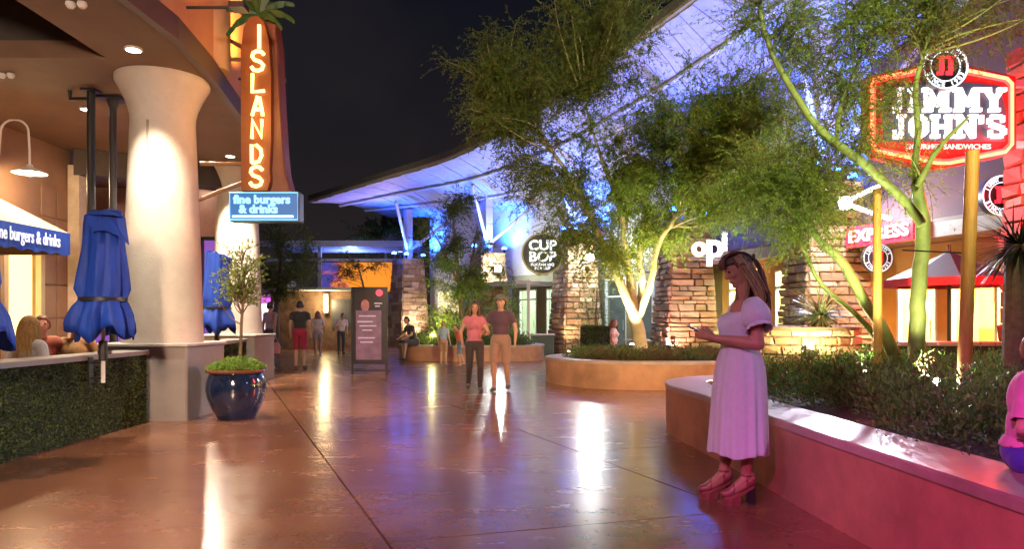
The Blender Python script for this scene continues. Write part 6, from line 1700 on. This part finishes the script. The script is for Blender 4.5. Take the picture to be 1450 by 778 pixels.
m = MB(); m.sphere(HP(.089, 0, -.064), (.006, .019, .009), 12, 8); m.build('lips', mat('rose_lips', (.42, .10, .10), .4), None, True).parent = b
M_SHOE = mat('rose_pink_leather', (.24, .065, .06), .35, var=.1, scale=12)
for (an, ball, toe) in FT:
    fx = an.y
    m = MB()
    sole = [(toe.x + .022, 0), (toe.x + .012, .026), (ball.x, .043), (an.x + .03, .034), (an.x - .045, .030), (an.x - .058, 0), (an.x - .045, -.030), (an.x + .03, -.034), (ball.x, -.043), (toe.x + .012, -.026)]
    def top(x):
        s = max(0, min(1, (ball.x - x) / (ball.x - an.x + .05))); s = s * s * (3 - 2 * s); return .046 + s * .092
    k_ = len(sole)
    vs = [(x, fx + y, 0.0 if x > ball.x - .045 else top(x) - .022) for x, y in sole] + [(x, fx + y, top(x)) for x, y in sole]
    m.add(vs, [tuple(range(k_ - 1, -1, -1)), tuple(range(k_, 2 * k_))] + [(i, (i+1) % k_, k_ + (i+1) % k_, k_ + i) for i in range(k_)])
    xs_ = np.linspace(ball.x - .06, toe.x + .02, 5)
    m.prism([(x_, z_) for x_, z_ in ((xs_[0], 0), (toe.x - .015, 0), (toe.x + .012, .016), (toe.x + .020, .044), (xs_[0] - .01, .044))], fx - .036, fx + .036, 'y')
    sh_ = m.build('shoe', M_SHOE, None); sh_.parent = W
    mk = (nm == 'foot') & (np.abs(co[:, 1] - fx) < .06) & ((co[:, 0] > ball.x - .03) | ((co[:, 0] < an.x + .012) & (co[:, 2] < an.z + .0)))
    shell('toe_upper', me, mk & (co[:, 0] > ball.x - .03), .006, M_SHOE, sh_, co, nr, .006)
    shell('heel_upper', me, mk & (co[:, 0] <= ball.x - .03), .006, M_SHOE, sh_, co, nr, .006)
    m = MB(); m.prism([(an.x - .062, fx - .026), (an.x - .010, fx - .024), (an.x - .010, fx + .024), (an.x - .062, fx + .026)], .0, .118); m.build('heel', mat('black_heel', (.02, .018, .018), .35), None).parent = sh_
    m = MB(); m.lathe([(.041, -.006), (.044, 0), (.041, .006)], (an.x - .005, fx, an.z + .022), 20); m.build('ankle_strap', M_SHOE, None, True).parent = sh_
place(W, (1.60, 5.07, 0), math.pi)
ph = thing('phone', 'dark mobile phone held in the hands of the woman in white dress', 'phone', (0, 0, 0))
Mp = Matrix.Translation((1.60 - .275, 5.07, 1.232)) @ Matrix.Rotation(R(28), 4, 'Y')
m = MB(); m.bbox(-.072, .072, -.035, .035, -.004, .004, .003, M=Mp); m.build('case', M_BLACK, ph)
m = MB(); m.box(-.068, .068, -.031, .031, .0045, .0052, M=Mp); m.build('screen', emat('phone_screen', (.55, .7, 1), .8), ph)

# ------------------------------------------------------------------ lamps in the planters, blue column lamps and unseen fill masts
def uplight(label, p, e, col, tgt, ang=70, lens=M_UPL, r=.055, glow=0):
    t = thing('garden_uplight', label, 'uplight', p)
    d = (Vector(tgt) - Vector(p)).normalized()
    q = d.to_track_quat('Z', 'Y').to_matrix().to_4x4()
    m = MB(); m.lathe([(.035, -.12), (r, -.09), (r * 1.12, .0), (r * 1.05, .005)], n=16, M=q); m.tube([(0, 0, -.05), (0, 0, -.45)], .015, 6); m.build('housing', M_BLACK).parent = t
    m = MB(); m.sphere((0, 0, 0), r * .98, 14, 8); m.build('lens', lens).parent = t
    light('SPOT', Vector(p) + d * (r + .03), e, col, tgt, t, .06, ang, .6)
    if glow: light('POINT', Vector(p) + Vector((-.02, -r - .05, r)), glow, col, None, t, .06)
    return t
uplight('yellow glowing garden uplight beside the round stone planter', P(1145, 496, 9.5), 170, (1, .78, .35), (4.4, 10.6, 1.8), 120, r=.095, glow=40)
uplight('yellow glowing garden uplight in the far planter', P(613, 478, 22.9), 160, (1, .85, .3), (-1.8, 24.2, 2.5), 110, r=.10, glow=20)
uplight('pale uplight at the base of the multi stem tree', (2.35, 13.85, .80), 420, (1, .84, .5), (2.62, 14.5, 2.6), 70, lens=M_BULB, r=.05)
uplight('second pale uplight behind the multi stem tree', (3.15, 14.2, .80), 420, (.95, 1, .5), (3.3, 14.1, 5.0), 80, lens=M_BULB, r=.05)
uplight('uplight hidden low in the near planter shrubs beside the trunks', (4.15, 7.1, .72), 150, (1, .9, .55), (4.6, 8.1, 2.2), 70, lens=M_BULB, r=.045)
uplight('uplight washing the lower leaves of the leaning tree', (3.85, 7.7, .72), 130, (.9, 1, .5), (3.6, 8.3, 3.0), 80, lens=M_BULB, r=.045)
uplight('white uplight among plants near the thick wooden stake', (4.15, 6.9, .70), 26, (1, .95, .85), (4.1, 6.3, .9), 120, lens=M_BULBW, r=.04)
uplight('uplight washing the pink pillar left of the woman', (4.6, 20.6, .1), 260, (1, .5, .42), (5.2, 21.6, 2.6), 95, lens=M_BULB, r=.06)
uplight('uplight at the foot of the pillar right of the cup sign', (2.1, 26.2, .1), 170, (1, .72, .4), (2.5, 27.3, 2.6), 95, lens=M_BULB, r=.06)
uplight('uplight at the foot of the floodlit pillar', (7.0, 15.0, .1), 110, (1, .6, .4), (7.3, 15.8, 2.6), 95, lens=M_BULB, r=.06)
uplight('uplight at the foot of the far pillar by the poster stand', (-4.6, 34.4, .1), 260, (1, .85, .6), (-5.0, 35.4, 2.6), 95, lens=M_BULB, r=.06)
M_BLUEL = emat('blue_lens', (.02, .13, 1), 45)
for PN, (x, y), H_, zt, e in zip(('the far pillar by the poster stand', 'the pillar behind the dark tree', 'the pillar by the cup sign', 'the pink lit pillar', 'the floodlit pillar', 'the red lit pillar'), PIL, (4.35, 4.3, 4.55, 4.35, 4.45, 5.6), (6.9, 6.95, 7.2, 7.65, 8.2, 8.6), (800, 900, 950, 900, 1000, 150)):
    for dx, dy, tg, k_ in ((-.55, -.95, (x - 1.0, y - 1.6, zt), 1.0), (.0, -.55, (x, y, zt - .6), .3), (.75, .2, (x + 1.2, y + 1.0, zt - 1.2), 1.5)):
        p = Vector((x + dx, y + dy, H_ + .22))
        t = thing('blue_lamp', 'blue lamp on top of %s, %s' % (PN, 'on its plaza side' if dy < -.6 else 'close to its post' if dx == 0 else 'on its shop side'), 'lamp', p, 'blue lamps on the stone pillar tops')
        m = MB(); m.lathe([(.06, -.12), (.08, .0)], n=12); m.box(-.03, .03, -.03, .7 if dy < 0 else .03, -.2, -.12); m.build('housing', M_BLACK).parent = t
        m = MB(); m.lathe([(.10, .002), (.11, .05), (.08, .10), (.0, .12)], n=14, caps=False); m.build('lens', M_BLUEL).parent = t
        light('SPOT', p + Vector((0, 0, .15)), e * k_ * .95, (.018, .12, 1.0), tg, t, .07, 110, .8)
# warm and violet washes from lamps standing on the shop canopies
for (x, y, z, e, c, tg, lab) in ((4.95, 21.5, 4.72, 170, (.80, .76, .82), (2.4, 18.3, 8.3), 'pale floodlight on the pink lit pillar lighting roof planks'), (2.2, 27.4, 4.9, 120, (.75, .76, .85), (-.9, 25.4, 7.6), 'pale floodlight on the pillar by cup sign lighting roof planks'),
                                 (6.9, 15.9, 4.8, 130, (.85, .7, .82), (4.9, 13.2, 9), 'pale floodlight on the floodlit pillar lighting roof planks'), (-5.6, 35.4, 4.7, 240, (.95, .45, .6), (-8.2, 32.2, 6.9), 'pinkish floodlight on the far pillar lighting the roof tip')):
    t = thing('roof_washer', lab, 'lamp', (x, y, z))
    m = MB(); m.box(-.12, .12, -.08, .08, -.1, .0); m.box(-.03, .03, -.03, .03, -.38, -.1); m.build('housing', M_BLACK).parent = t
    m = MB(); m.box(-.1, .1, -.06, .06, .001, .012); m.build('lens', emat('pale_lens', (.9, .85, 1), 4)).parent = t
    light('SPOT', (x, y, z + .06), e, c, tg, t, .1, 110, .8)
light('POINT', (-9.5, 41.8, 4.4), 420, (.15, .25, 1), None, None, .2, name='canopy_lamp')
# unseen added masts: magenta and cool light inferred, warm and rosy lamps are fill
def mast(label, loc, cols):
    t = thing('unseen_light_mast', label, 'floodlight', (loc[0], loc[1], 0))
    m = MB(); m.tube([(0, 0, 0), (0, 0, loc[2])], [.07, .05], 10); m.lathe([(.16, 0), (.16, .03), (.07, .06)], n=16); m.build('pole', M_BLACK).parent = t
    for k, (e, c, tgt, ang, sz) in enumerate(cols):
        p = Vector((loc[0], loc[1], loc[2] - k * .3)); d = (Vector(tgt) - p).normalized(); q = d.to_track_quat('Z', 'Y').to_matrix().to_4x4()
        m = MB(); m.box(-.14, .14, -.1, .1, -.02, .1, M=Matrix.Translation((0, 0, loc[2] - k * .3)) @ q); m.build('lamp_head', M_BLACK).parent = t
        m = MB(); m.box(-.12, .12, -.08, .08, .101, .108, M=Matrix.Translation((0, 0, loc[2] - k * .3)) @ q); m.build('lens', emat('flood_lens_%d%d%d' % tuple(int(x * 9) for x in c), c, 3)).parent = t
        light('SPOT', p + d * .18, e, c, tgt, t, sz, ang, .7)
mast('unseen mast with magenta lamp and added warm fill lamps behind the photographer', (-1.9, -2.2, 4.2), [(1250, (1, .11, .66), (2.7, 2.5, .2), 44, .25), (950, (1, .56, .32), (-3.4, 9.0, 0), 70, .3), (1000, (1, .82, .64), (-6.0, 9.0, 1.6), 80, .3)])
mast('unseen mast with added warm white fill lamps behind the photographer at right', (3.2, -3.5, 5.0), [(4300, (1, 1, .45), (2.6, 13, 4.3), 38, .3), (800, (.98, 1, .6), (4.6, 8, 3.2), 27, .3)])
mast('floodlight mast with cool white lamp off to the right of the near planter', (7.6, 3.4, 4.4), [(190, (.5, .68, 1), (1.9, 4.9, 1.0), 40, .2)])
mast('unseen mast with added rosy and warm fill lamps behind the photographer at left', (-2.6, .2, 4.6), [(250, (.86, .58, .98), (1.6, 5.1, 1.0), 30, .3), (850, (1, .62, .36), (-1.2, 12, 0), 46, .3)])
